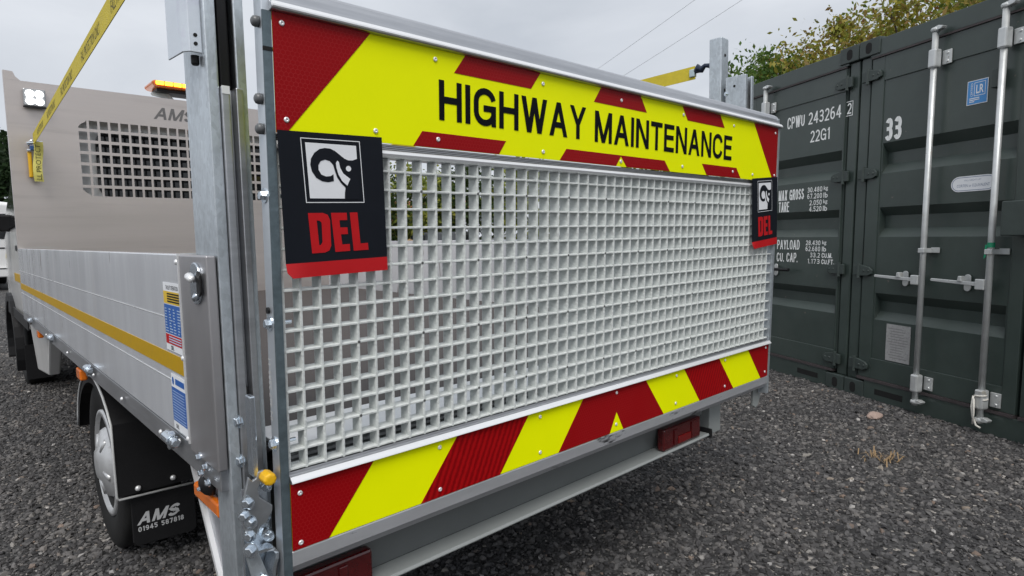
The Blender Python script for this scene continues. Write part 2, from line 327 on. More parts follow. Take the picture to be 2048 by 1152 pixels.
# ------------------------------------------------------------------ ground
def ground():
    m = bpy.data.materials.new('gravel ground'); m.use_nodes = True
    nt = m.node_tree; N, L = nt.nodes, nt.links; b = N['Principled BSDF']; b.inputs['Roughness'].default_value = .85
    tc = N.new('ShaderNodeTexCoord')
    vo = N.new('ShaderNodeTexVoronoi'); vo.inputs['Scale'].default_value = 52; L.new(tc.outputs['Object'], vo.inputs['Vector'])
    sp = N.new('ShaderNodeSeparateColor'); L.new(vo.outputs['Color'], sp.inputs[0])
    cr = N.new('ShaderNodeValToRGB'); e = cr.color_ramp.elements; e[0].color = (.018, .018, .019, 1); e[1].color = (.085, .084, .085, 1); e[1].position = .93
    x = e.new(.97); x.color = (.32, .30, .28, 1)
    L.new(sp.outputs[0], cr.inputs[0])
    n2 = N.new('ShaderNodeTexNoise'); n2.inputs['Scale'].default_value = .8; n2.inputs['Detail'].default_value = 6; L.new(tc.outputs['Object'], n2.inputs['Vector'])
    mx = N.new('ShaderNodeMixRGB'); mx.blend_type = 'MULTIPLY'; mx.inputs[0].default_value = .6; L.new(cr.outputs[0], mx.inputs[1])
    r2 = N.new('ShaderNodeValToRGB'); r2.color_ramp.elements[0].color = (.5, .5, .5, 1); r2.color_ramp.elements[1].color = (1.3, 1.27, 1.22, 1); L.new(n2.outputs['Fac'], r2.inputs[0]); L.new(r2.outputs[0], mx.inputs[2])
    L.new(mx.outputs[0], b.inputs['Base Color'])
    bp = N.new('ShaderNodeBump'); bp.inputs['Strength'].default_value = .9; bp.inputs['Distance'].default_value = .012; bp.invert = True
    L.new(vo.outputs['Distance'], bp.inputs['Height']); L.new(bp.outputs[0], b.inputs['Normal'])
    g = MB().add([(-400, -400, 0), (500, -400, 0), (500, 500, 0), (-400, 500, 0)], [(0, 1, 2, 3)]).obj('ground', m)
    tag(g, kind='structure')
ground()

def gravel():
    """crushed dark stone: a scatter of stone shapes over the yard in front of and beside the truck"""
    m = bpy.data.materials.new('crushed stone'); m.use_nodes = True
    nt = m.node_tree; N, L = nt.nodes, nt.links; b = N['Principled BSDF']; b.inputs['Roughness'].default_value = .8
    oi = N.new('ShaderNodeObjectInfo'); cr = N.new('ShaderNodeValToRGB'); cr.color_ramp.interpolation = 'LINEAR'
    e = cr.color_ramp.elements; e[0].position = 0; e[0].color = (.022, .022, .024, 1); e[1].position = 1; e[1].color = (.42, .41, .40, 1)
    for p, c in ((.5, (.072, .071, .073)), (.90, (.13, .128, .128)), (.965, (.15, .143, .138)), (.976, (.17, .125, .10)), (.983, (.22, .20, .17)), (.990, (.25, .25, .25))):
        x = e.new(p); x.color = (*c, 1)
    L.new(oi.outputs['Random'], cr.inputs[0])
    tc = N.new('ShaderNodeTexCoord'); no = N.new('ShaderNodeTexNoise'); no.inputs['Scale'].default_value = 2.5; no.inputs['Detail'].default_value = 5; L.new(tc.outputs['Object'], no.inputs['Vector'])
    mx = N.new('ShaderNodeMixRGB'); mx.blend_type = 'MULTIPLY'; mx.inputs[0].default_value = .5; L.new(cr.outputs[0], mx.inputs[1])
    r2 = N.new('ShaderNodeValToRGB'); r2.color_ramp.elements[0].color = (.4, .4, .4, 1); r2.color_ramp.elements[1].color = (1.5, 1.5, 1.5, 1); L.new(no.outputs['Fac'], r2.inputs[0]); L.new(r2.outputs[0], mx.inputs[2])
    nl = N.new('ShaderNodeTexNoise'); nl.inputs['Scale'].default_value = .9; nl.inputs['Detail'].default_value = 5; L.new(oi.outputs['Location'], nl.inputs['Vector'])
    rl = N.new('ShaderNodeValToRGB'); rl.color_ramp.elements[0].position = .3; rl.color_ramp.elements[1].position = .7; rl.color_ramp.elements[0].color = (.72, .73, .76, 1); rl.color_ramp.elements[1].color = (1.5, 1.43, 1.34, 1); L.new(nl.outputs['Fac'], rl.inputs[0])
    ml = N.new('ShaderNodeMixRGB'); ml.blend_type = 'MULTIPLY'; ml.inputs[0].default_value = 1; L.new(mx.outputs[0], ml.inputs[1]); L.new(rl.outputs[0], ml.inputs[2])
    L.new(ml.outputs[0], b.inputs['Base Color'])
    import bmesh
    stones = bpy.data.collections.new('stone shapes')
    for i in range(9):
        bm = bmesh.new(); bmesh.ops.create_icosphere(bm, subdivisions=1 if i % 3 else 2, radius=1)
        sx, sy, sz = random.uniform(.8, 1.25), random.uniform(.55, .9), random.uniform(.42, .7)
        for v in bm.verts:
            k = random.uniform(.78, 1.2); v.co = Vector((v.co.x * sx * k, v.co.y * sy * k, v.co.z * sz * k))
        # a few flat broken faces
        for _ in range(5):
            n = Vector((random.gauss(0, 1), random.gauss(0, 1), random.gauss(0, 1))).normalized(); d = random.uniform(.38, .6)
            for v in bm.verts:
                t = v.co.dot(n)
                if t > d: v.co -= n * (t - d)
        me = bpy.data.meshes.new('stone'); bm.to_mesh(me); bm.free(); me.materials.append(m)
        o = bpy.data.objects.new('stone', me); stones.objects.link(o)
    # patches (a wedge from the camera outwards), density by distance
    vs, fs, dens = [], [], []
    rings = [1.5, 2.2, 3.0, 4.0, 5.2, 6.8, 9.0, 12.0, 16.0]
    az = np.radians(np.linspace(-6, 96, 18))
    for i in range(len(rings) - 1):
        for j in range(len(az) - 1):
            k = len(vs); r0, r1, a0, a1 = rings[i], rings[i + 1], az[j], az[j + 1]
            vs += [(r * math.sin(a), r * math.cos(a), .002) for r, a in ((r0, a0), (r1, a0), (r1, a1), (r0, a1))]
            fs.append((k, k + 3, k + 2, k + 1)); dens.append([5200, 5200, 4800, 4000, 2900, 1700, 700, 300][i])
    me = bpy.data.meshes.new('gravel'); me.from_pydata(vs, [], fs)
    at = me.attributes.new('dens', 'FLOAT', 'FACE'); at.data.foreach_set('value', [float(d) for d in dens])
    g = bpy.data.objects.new('gravel', me); COL.objects.link(g)
    tag(g, 'dark crushed stone gravel with scattered pale pebbles', 'gravel', kind='stuff')
    ng = bpy.data.node_groups.new('scatter stones', 'GeometryNodeTree')
    ng.interface.new_socket('Geometry', in_out='INPUT', socket_type='NodeSocketGeometry'); ng.interface.new_socket('Geometry', in_out='OUTPUT', socket_type='NodeSocketGeometry')
    N, L = ng.nodes, ng.links
    gi, go = N.new('NodeGroupInput'), N.new('NodeGroupOutput')
    ds = N.new('GeometryNodeDistributePointsOnFaces'); ds.inputs['Seed'].default_value = 3
    na = N.new('GeometryNodeInputNamedAttribute'); na.data_type = 'FLOAT'; na.inputs['Name'].default_value = 'dens'
    L.new(gi.outputs[0], ds.inputs['Mesh']); L.new(na.outputs['Attribute'], ds.inputs['Density'])
    ci = N.new('GeometryNodeCollectionInfo'); ci.inputs['Collection'].default_value = stones; ci.inputs['Separate Children'].default_value = True; ci.inputs['Reset Children'].default_value = True
    ip = N.new('GeometryNodeInstanceOnPoints'); ip.inputs['Pick Instance'].default_value = True
    L.new(ds.outputs['Points'], ip.inputs['Points']); L.new(ci.outputs[0], ip.inputs['Instance'])
    rr = N.new('FunctionNodeRandomValue'); rr.data_type = 'FLOAT_VECTOR'; rr.inputs[0].default_value = (-.5, -.5, 0); rr.inputs[1].default_value = (.5, .5, 6.283)
    L.new(rr.outputs[0], ip.inputs['Rotation'])
    rs = N.new('FunctionNodeRandomValue'); rs.data_type = 'FLOAT'; rs.inputs[2].default_value = 0; rs.inputs[3].default_value = 1; rs.inputs['Seed'].default_value = 5
    pw = N.new('ShaderNodeMath'); pw.operation = 'POWER'; pw.inputs[1].default_value = 4.5; L.new(rs.outputs[1], pw.inputs[0])
    mr = N.new('ShaderNodeMapRange'); mr.inputs['To Min'].default_value = .0062; mr.inputs['To Max'].default_value = .023; L.new(pw.outputs[0], mr.inputs[0])
    L.new(mr.outputs[0], ip.inputs['Scale'])
    L.new(ip.outputs[0], go.inputs[0])
    md = g.modifiers.new('scatter', 'NODES'); md.node_group = ng
gravel()

# ------------------------------------------------------------------ the truck
XC = 1.42; XL, XR = .355, 2 * XC - .355           # body centre line and its two sides
YR, YH = 1.203, 5.03                               # rear of the body, face of the headboard
def mx_(x, s): return x if s < 0 else 2 * XC - x   # mirror to the far side
truck = thing('truck', (XC, 4.0, 0), 'white flatbed truck with aluminium dropsides and a tall stainless headboard', 'truck')
def build_truck():
    T = truck
    # deck: bearers, boards, rear sill
    d = MB().box(XL + .03, XR - .03, 1.34, YH, .775, .80).obj('deck', DECK, T)
    br = MB().box(XL + .11, XR - .11, 1.155, 1.338, .792, .8005).obj('bridge_plate', mat('bright bridge plate', (.80, .82, .83), .35, .3, .06), T, .002)
    MB().box(XL + .11, XR - .11, 1.200, 1.215, .60, .791).obj('sill_face', GREYP, br)
    for k in range(3): MB().box(XL + .12, XR - .12, 1.178, 1.1995, .735 + k * .018, .741 + k * .018).obj('sill_rib', ALUB, br)
    for i in range(8): MB().box(XL + .04, XR - .04, 1.55 + i * .48, 1.60 + i * .48, .70, .772).obj('bearer', GREYD, T)
    for s in (-1, 1):
        x = mx_(1.02, s); MB().box(x - .035, x + .035, 1.45, 6.9, .50, .70).obj('chassis_rail', PLAS, T)
    # side rails with dropsides
    for s in (-1, 1):
        m = lambda x: mx_(x, s)
        b = lambda x0, x1, *r: MB().box(*sorted((m(x0), m(x1))), *r)
        b(XL + .002, XL + .05, YR + .012, YH + .02, .728, .782).obj('side_rail', ALU, T, .002)
        ds = b(XL, XL + .026, 1.385, YH, .786, 1.181).obj('dropside', ALUS, T, .0025)
        for z in (.90, 1.04):          # joints between the extruded planks
            b(XL - .0008, XL + .01, 1.386, YH - .002, z, z + .0022).obj('plank_joint', ALUB, ds)
        b(XL - .001, XL + .0, 1.384, YH - .003, .924, .962).obj('reflective_stripe', OCH, ds)
        b(XL - .006, XL + .03, 1.378, 1.384, .786, 1.183).obj('end_trim', ALUB, ds)
        b(XL - .004, XL + .0145, YR, 1.378, .772, 1.180).obj('corner_post', mat('corner post aluminium', (.46, .45, .46), .36, .8, .12, 6, .05, 40, (1, 1, .3)), T, .003)
    F = YZ(XL)
    # latch on the corner post
    la = MB().prism([(-1.262 + .030 * math.cos(t), 1.127 + (.014 if math.sin(t) > 0 else -.014) + .026 * math.sin(t)) for t in np.linspace(0, 2 * math.pi, 28, endpoint=False)], .004, .009, F).obj('latch_plate', ZINC, T, .0015)
    MB().prism([(-1.226 + .012 * math.cos(t), 1.128 + (.012 if math.sin(t) > 0 else -.012) + .012 * math.sin(t)) for t in np.linspace(0, 2 * math.pi, 20, endpoint=False)], .009, .013, F).obj('latch_hole', PLAS, la, .002)
    MB().tube([F(-1.275, 1.134, .010), F(-1.258, 1.140, .018), F(-1.236, 1.136, .020)], [.006, .009, .006], 10).obj('latch_pin', ALUB, la, smooth=True)
    MB().tube([F(-1.256, 1.105, .010), F(-1.244, 1.100, .014), F(-1.236, 1.108, .012)], [.005, .006, .004], 8).obj('latch_pin', ZINC, la, smooth=True)
    for y, z in ((1.392, 1.165), (1.386, .966), (1.388, .795), (1.46, .772), (1.62, .757), (2.05, .757), (2.5, .757), (3.1, .757), (3.8, .757)):
        place('dome_rivet', DOME, T, F(-y, z, .003), NX)
    for y, z in ((1.315, .775), (1.275, .765), (1.305, .745), (1.265, .737)): place('bolt', BOLTS, T, F(-y, z, .004), NX)
    for y in (1.50, 2.55, 3.55, 4.45):    # round dropside hinges on the rail
        h = MB().tube([F(-y - .028, .772, .014), F(-y + .022, .772, .014)], .0125, 12).tube([F(-y + .026, .772, .014), F(-y + .052, .772, .014)], .009, 10).obj('dropside_hinge', ZINC, T, smooth=False, bevel=.002)
        MB().prism([(-y + .017 * math.cos(t), .767 + .020 * math.sin(t)) for t in np.linspace(0, 2 * math.pi, 14, endpoint=False)], .004, .018, F).obj('hinge_plate', ZINC, h, .002)
    # stickers at the rear end of the dropside
    def sticker(y0, y1, rows, mark):
        z1 = rows[0][1]; z0 = rows[-1][0]
        st = MB().prism([(-y0, z0), (-y1, z0), (-y1, z1), (-y0, z1)], .0010, .0018, F).obj('instruction_sticker', WHITE, T)
        for a, b_, mm in rows:
            if mm: MB().sheet([(-y0 + .002, a), (-y1 - .002, a), (-y1 - .002, b_), (-y0 + .002, b_)], .0024, F).obj('print_block', mm, st)
        return st
    st = sticker(1.523, 1.386, [(1.072, 1.119, None), (1.073, 1.100, mat('yellow print', (.75, .5, .03), .45)), (1.007, 1.071, BLUE), (.984, 1.005, REDP), (.969, .983, None)], 1)
    text(MB(), 'TAILLIFT OPERATION', F, -1.500, 1.104, .095, .009, .0024).obj('lettering', BLK, st)
    p = MB()
    for k in range(4): p.sheet([(-1.490, 1.077 + k * .0055), (-1.398, 1.077 + k * .0055), (-1.398, 1.080 + k * .0055), (-1.490, 1.080 + k * .0055)], .003, F)
    p.obj('small_print', BLK, st)
    p = MB()
    for k in range(4):
        for j in range(9):
            x0 = -1.515 + k * .032; w = random.uniform(.010, .026); z = 1.011 + j * .0062
            p.sheet([(x0, z), (x0 + w, z), (x0 + w, z + .0022), (x0, z + .0022)], .003, F)
    for k in range(3): p.sheet([(-1.495, .988 + k * .0055), (-1.40, .988 + k * .0055), (-1.40, .9905 + k * .0055), (-1.495, .9905 + k * .0055)], .003, F)
    p.obj('small_print', mat('pale blue print', (.45, .58, .75), .5), st)
    st = sticker(1.505, 1.386, [(.885, .917, None), (.812, .888, BLUE), (.793, .811, None)], 2)
    p = MB()
    for k in range(11): z = .816 + k * .0063; p.sheet([(-1.497, z), (-1.40 - random.uniform(0, .02), z), (-1.40, z + .0018), (-1.497, z + .0018)], .003, F)
    p.obj('small_print', mat('pale blue print', (.3, .4, .6)), st)
    p = MB().sheet([(-1.49 + .007 * math.cos(t), .902 + .009 * math.sin(t)) for t in np.linspace(0, 6.28, 12, endpoint=False)], .0024, F).sheet([(-1.472, .896), (-1.405, .896), (-1.405, .909), (-1.472, .909)], .0024, F)
    p.obj('print_block', BLUE, st)
    for a in (.972, .797):
        p = MB(); text(p, 'DEL', F, -1.485, a, .022, .009, .0024, .02).obj('lettering', BLK, st)
    # side marker lamps
    for y, z, k in ((2.93, .700, 1.), (4.33, .713, .8)):
        lm = MB().box(XL + .004, XL + .03, y - .045 * k, y + .045 * k, z - .03, z + .014).obj('side_marker_lamp', AMB, T, .006)
        MB().box(XL + .012, XL + .03, y + .03 * k, y + .065 * k, z + .005, z + .035).obj('lamp_bracket', PLAS, lm, .004)
    lm = MB().box(.372, .388, 1.295, 1.462, .642, .676).obj('side_marker_lamp', AMB, T, .007)
    MB().lathe([(.027, 0), (.026, .007), (.021, .016), (.012, .023), (.003, .025)], (.378, 1.345, .705), NX, 20).obj('rubber_buffer', PLAS, lm, smooth=True)
    place('bolt', BOLTS, lm, (.353, 1.340, .700), NX, 0, .6)
    # headboard: plate with a block of square holes
    hx = [XL + .005, .72]; n = 23; p0 = .72; pitch = (2 * (XC - .72)) / n; hole = .047
    for i in range(n): c = p0 + pitch * (i + .5); hx += [c - hole / 2, c + hole / 2]
    hx += [2 * XC - .72, XR - .005]
    hz = [1.12]; r = 7; zp = .075; z0 = 1.515
    for i in range(r): c = z0 + zp * (i + .5); hz += [c - .0275, c + .0275]
    hz += [2.24]
    h = MB(); nx = len(hx); verts = [(x, YH, z) for z in hz for x in hx]; fs = []
    def hole_at(i, j):
        if j % 2 == 0 and 2 <= i < nx - 2 and False: return False
        ii = i - 2
        if not (j % 2 == 1 and ii >= 0 and ii % 2 == 0 and ii // 2 < n): return False
        c, rr = ii // 2, j // 2
        corner = (c in (0, n - 1)) and rr in (0, r - 1)
        return True
    for j in range(len(hz) - 1):
        for i in range(nx - 1):
            if not hole_at(i, j): fs.append((j * nx + i, j * nx + i + 1, (j + 1) * nx + i + 1, (j + 1) * nx + i))
    h.add(verts, fs)
    hb = h.obj('headboard', STEEL, T); sm = hb.modifiers.new('thickness', 'SOLIDIFY'); sm.thickness = .004; sm.offset = 0
    for s in (-1, 1):       # the block of holes has rounded corners: the corner holes are part filled
        m = lambda x: mx_(x, s)
        cx = p0 + pitch * .5; xa = cx - hole / 2 - .001; xb = cx + hole / 2 + .001
        for zc, sg in ((z0 + zp * .5, -1), (z0 + zp * (r - .5), 1)):
            zo, zi = zc + sg * .0285, zc - sg * .0285
            MB().prism([(m(xa), zi + sg * .01), (m(xa), zo), (m(xb), zo), (m(xb - .012), zo - sg * .014), (m(xa + .016), zi + sg * .030)], -.0015, .0015, XZ(YH)).obj('corner_fillet', STEEL, hb)
    for s in (-1, 1):
        m = lambda x: mx_(x, s)
        ear = [(m(XL + .005), 2.2405), (m(XL + .005), 2.295), (m(XL + .05), 2.292), (m(XL + .062), 2.262), (m(XL + .085), 2.2405)]
        MB().prism(ear, -.002, .002, XZ(YH)).obj('corner_ear', STEEL, hb)
        MB().box(*sorted((m(XL + .002), m(XL + .005))), YH, YH + .05, 1.12, 2.295).obj('folded_edge', STEEL, hb)
        MB().box(*sorted((m(XL + .03), m(XL + .10))), YH + .01, YH + .09, .80, 2.1).obj('headboard_post', STEEL, hb)
    MB().box(XL + .01, XR - .01, YH + .002, YH + .04, 2.22, 2.2405).obj('top_fold', STEEL, hb)
    MB().box(XL + .01, XR - .01, YH - .012, YH + .03, .80, 1.1195).obj('lower_panel', STEEL, hb)
    block(MB(), 'AMS', XZ(YH), 1.180, 2.086, .262, .084, .0035, .20, .10, .3).obj('cut_lettering', mat('slotted letters', (.17, .165, .165), .6, .3, .25, 60, stretch=(1, 1, 4)), hb)
    # work lamp on the headboard
    wl = MB().box(.444, .560, YH - .045, YH - .004, 2.080, 2.190).obj('work_lamp', CLEAR, hb, .008)
    for x in (.478, .526):
        for z in (2.112, 2.158):
            MB().lathe([(.022, 0), (.022, .004), (.014, .007)], (x, YH - .046, z), NY, 14).obj('work_lamp_led', LEDW, wl)
    MB().box(.440, .568, YH - .048, YH - .040, 2.070, 2.079).obj('lamp_rim', PLAS, wl)
    # lashing ring the strap hooks on
    MB().tube([(.475 + .022 * math.cos(t), YH - .02 - .012 * math.sin(t), 1.845 + .022 * math.sin(t)) for t in np.linspace(0, 6.283, 15)], .006, 8, False).obj('lashing_ring', ZINC, hb, smooth=True)
    # amber light bar over the cab roof
    lb = MB().prism([(1.215, 2.385), (1.23, 2.358), (1.27, 2.352), (2 * XC - 1.27, 2.352), (2 * XC - 1.23, 2.358), (2 * XC - 1.215, 2.385), (2 * XC - 1.24, 2.400), (1.24, 2.400)], -.12, .12, XZ(5.30)).obj('light_bar', mat('amber bar lens', (.55, .13, .01), .15, 0, .1, coat=.5), T, .012)
    for i in range(6): x = 1.245 + i * .060; MB().box(x, x + .052, 5.172, 5.177, 2.366, 2.392).obj('amber_module', LEDA, lb, .003)
    MB().box(1.26, 2 * XC - 1.26, 5.22, 5.38, 2.325, 2.353).obj('light_bar_base', PLAS, lb, .006)
    for s in (-1, 1):
        x = mx_(1.30, s); MB().prism([(x - .06, 2.325), (x + .05, 2.325), (x + .12, 2.25), (x + .08, 2.25), (x + .03, 2.30), (x - .05, 2.31)], -.03, .03, XZ(5.3)).obj('light_bar_foot', GREYP, lb)
    cab(T)
    wheels(T)
    # folded bracket, corner gusset under the rail
    g = MB().prism([(-1.515, .728), (-1.20, .728), (-1.17, .28), (-1.20, .28)], -.004, .004, YZ(.394)).obj('gusset', mat('weathered galvanised plate', (.30, .31, .34), .5, .6, .3, 14, .2, 60), T)
    MB().hexa([YZ(.394)(*q) for q in [(-1.527, .728, .004), (-1.511, .728, .004), (-1.186, .28, .004), (-1.200, .28, .004), (-1.527, .728, .014), (-1.511, .728, .014), (-1.186, .28, .014), (-1.200, .28, .014)]]).obj('gusset_flange', ALUB, g)

def cab(T):
    hw = 1.0
    # stations along Y: (y, z low, z belt, z top, half width low, half width belt, half width top)
    st = [(5.13, .58, 1.30, 2.20, .97, .99, .86), (5.16, .56, 1.30, 2.26, .99, 1.01, .88), (5.9, .52, 1.30, 2.29, 1.0, 1.02, .88), (6.35, .52, 1.30, 2.27, 1.0, 1.02, .87),
          (6.75, .54, 1.28, 2.05, 1.0, 1.02, .84), (7.25, .54, 1.25, 1.50, 1.0, 1.0, .82), (7.45, .52, 1.18, 1.36, 1.0, .98, .80), (7.85, .45, 1.0, 1.16, .97, .92, .76), (8.02, .42, .85, .95, .90, .82, .70), (8.08, .45, .7, .8, .8, .75, .65)]
    m = MB(); n = 16
    for y, zl, zb, zt, a, b, c in st:
        half = [(a * .9, zl), (a, zl + .06), (b, (zl + zb) / 2), (b, zb), (c + (b - c) * .35, zb + (zt - zb) * .55), (c, zt - .09), (c - .07, zt - .02), (c - .25, zt)]
        ring = [(XC - x, y, z) for x, z in half] + [(XC + x, y, z) for x, z in reversed(half)]
        m.v += ring
    k = len(st)
    m.f = [(i * n + j, i * n + (j + 1) % n, (i + 1) * n + (j + 1) % n, (i + 1) * n + j) for i in range(k - 1) for j in range(n)] + [tuple(range(n)), tuple(range((k - 1) * n, k * n))]
    c = m.obj('cab', PAINT, T, .02)
    # rear window, side windows, windscreen
    def rr(x0, x1, z0, z1, r, k=5):
        o = []
        for cx, cz, a in ((x1 - r, z1 - r, 0), (x0 + r, z1 - r, 90), (x0 + r, z0 + r, 180), (x1 - r, z0 + r, 270)):
            o += [(cx + r * math.cos(R(a + i * 90 / k)), cz + r * math.sin(R(a + i * 90 / k))) for i in range(k + 1)]
        return o
    MB().prism(rr(.83, 2 * XC - .83, 1.52, 1.985, .09), .0, .012, XZ(5.128)).obj('rear_window', GLASS, c)
    MB().add([(XC - .83, 6.40, 2.21), (XC + .83, 6.40, 2.21), (XC + .80, 7.22, 1.50), (XC - .80, 7.22, 1.50)], [(0, 1, 2, 3)]).obj('windscreen', GLASS, c)
    for s in (-1, 1):
        q = lambda x: mx_(x, s)
        MB().add([(q(XC - 1.026), 5.55, 1.34), (q(XC - 1.026), 6.85, 1.32), (q(XC - .905), 6.38, 2.10), (q(XC - .905), 5.55, 2.12)], [(0, 1, 2, 3)]).obj('side_window', GLASS, c)
        MB().box(*sorted((q(XC - 1.028), q(XC - 1.02))), 5.30, 6.95, .62, .70).obj('door_trim', PLAS, c)
        MB().box(*sorted((q(XC - 1.03), q(XC - 1.0))), 5.6, 5.75, 1.16, 1.20).obj('door_handle', PLAS, c, .006)
        MB().box(*sorted((q(XC - 1.0225), q(XC - 1.02))), 5.35, 6.1, .93, .99).obj('reflective_stripe', OCH, c)
        # wheel arch lip and mirror
        MB().prism([(6.78 + .46 * math.cos(t), .34 + .46 * math.sin(t)) for t in np.linspace(-.35, math.pi + .35, 20)] + [(6.78 + .39 * math.cos(t), .34 + .39 * math.sin(t)) for t in np.linspace(math.pi + .35, -.35, 20)], 0, .06,
                   frame((q(XC - 1.04), 0, 0), (0, 1, 0), (0, 0, 1), (-s, 0, 0))).obj('wheel_arch', PLAS, c)
        mi = MB().box(*sorted((q(.13), q(.335))), 6.20, 6.30, 1.25, 1.60).obj('door_mirror', PLAS, c, .03)
        MB().box(*sorted((q(.33), q(.42))), 6.22, 6.30, 1.31, 1.44).obj('mirror_arm', PLAS, mi, .015)
        MB().box(*sorted((q(.15), q(.315))), 6.192, 6.199, 1.28, 1.58).obj('mirror_glass', CLEAR, mi)
    # white sill skirt and black splash guard behind the front wheel
    MB().hexa([(.41, 5.08, .38), (.47, 5.08, .38), (.47, 4.52, .43), (.41, 4.52, .43), (.40, 5.30, .725), (.47, 5.30, .725), (.47, 4.22, .725), (.40, 4.22, .725)]).obj('sill_skirt', PAINT, c, .01)
    MB().box(.43, .60, 6.24, 6.26, .12, .40).obj('splash_guard', PLAS, c)
    MB().box(XC - .96, XC + .96, 7.98, 8.14, .38, .60).obj('bumper', PLAS, c, .03)

def wheels(T):
    def wheel(x, y, r, w, s):
        ax = (-s, 0, 0) if False else (s, 0, 0)          # axis points outwards
        e = thing_child('wheel', (x, y, r), T)
        prof = [(r * .60, -w), (r * .93, -w), (r, -w * .86), (r, -w * .14), (r * .985, -w * .08), (r * .93, -.006), (r * .80, 0), (r * .66, -.008), (r * .60, -.02)]
        MB().lathe(prof, (x, y, r - .012), ax, 48).obj('tyre', RUB, e, smooth=True)
        tr = MB()
        for k in range(4):
            h = -w * (.24 + .17 * k); tr.lathe([(r + .0004, h - .004), (r + .0006, h + .004)], (x, y, r - .012), ax, 48)
        tr.obj('tread_groove', DARK, e)
        MB().lathe([(r * .62, -.05), (r * .62, -.008), (r * .57, -.004), (r * .55, -.03), (r * .42, -.028), (r * .38, -.004), (r * .20, .012), (r * .16, .022), (r * .05, .024)], (x, y, r - .012), ax, 40).obj('rim', RIM, e, smooth=True)
        for k in range(5):
            a = k * math.tau / 5 + .3
            MB().tube([Vector((x, y + r * q * math.cos(a + .6), r - .012 + r * q * math.sin(a + .6))) + Vector(ax) * h for q, h in ((.20, .008), (.36, -.006))], [.008, .012], 8).obj('cover_ridge', RIM, e, smooth=True)
        for k in range(8):
            a = k * math.pi / 4; o = Vector((x, y + r * .48 * math.cos(a), r - .012 + r * .48 * math.sin(a)))
            MB().lathe([(.022, 0), (.016, .004)], o + Vector(ax) * -.028, ax, 12).obj('rim_slot', DARK, e)
    for s in (-1, 1):
        wheel(mx_(.412, s), 2.88, .342, .20, s); wheel(mx_(.45, s), 6.78, .342, .20, s)
    MB().tube([(.5, 2.88, .34), (2 * XC - .5, 2.88, .34)], .06, 12).obj('rear_axle', PLAS, T)
    for s in (-1, 1):
        q = lambda x: mx_(x, s)
        # mudguard: arched sheet with a bright edge, then a flat flap
        pr = [(2.88 + .45 * math.cos(R(a)), .33 + .36 * math.sin(R(a))) for a in range(10, 150, 10)] + [(2.53, .45), (2.525, .30)]
        g = MB(); xs = (q(.395), q(.66)); k = len(pr)
        g.v = [(x, y, z) for x in xs for y, z in pr]; g.f = [(i, i + 1, k + i + 1, k + i) for i in range(k - 1)]
        mg = g.obj('mudguard', PLAS, T); sm = mg.modifiers.new('thickness', 'SOLIDIFY'); sm.thickness = .012
        lip = MB(); 
        lip.v = [(q(.395), y, z) for y, z in pr] + [(q(.395), 2.88 + (y - 2.88) * .94, .33 + (z - .33) * .9) for y, z in pr]; lip.f = [(i, i + 1, k + i + 1, k + i) for i in range(k - 1)]
        lo = lip.obj('mudguard_lip', PLAS, mg)
        MB().tube([(q(.394), y, z) for y, z in pr] + [(q(.40), 2.525, .29), (q(.655), 2.525, .283)], .0045, 6).obj('edge_trim', mat('pale edge trim', (.55, .56, .56), .4), mg, smooth=True)
        fl = MB().prism([(q(.438), .284), (q(.652), .278), (q(.652), .105), (q(.640), .088), (q(.45), .093), (q(.438), .11)], .0, .012, XZ(2.553)).obj('mudflap', PLAS, mg, .003)
        if s < 0:
            lw = mat('grey flap print', (.52, .53, .54), .5)
            block(MB(), 'AMS', XZ(2.553), .452, .172, .135, .044, .0135, .22, .12, .35).obj('lettering', lw, fl)
            block(MB(), '01945 587818', XZ(2.553), .455, .146, .152, .0185, .0135, .18, .2).obj('lettering', lw, fl)
            for x, z in ((.46, .318), (.575, .325)): place('dome_rivet', DOME, mg, (x, 2.520, z), NY, 0, 1.6)

def thing_child(name, loc, parent):
    o = bpy.data.objects.new(name, None); COL.objects.link(o); o.parent = parent; o.matrix_parent_inverse = INV[parent.name]
    o.location = loc; o.empty_display_size = .1; INV[o.name] = Matrix.Translation(loc).inverted(); return o
build_truck()

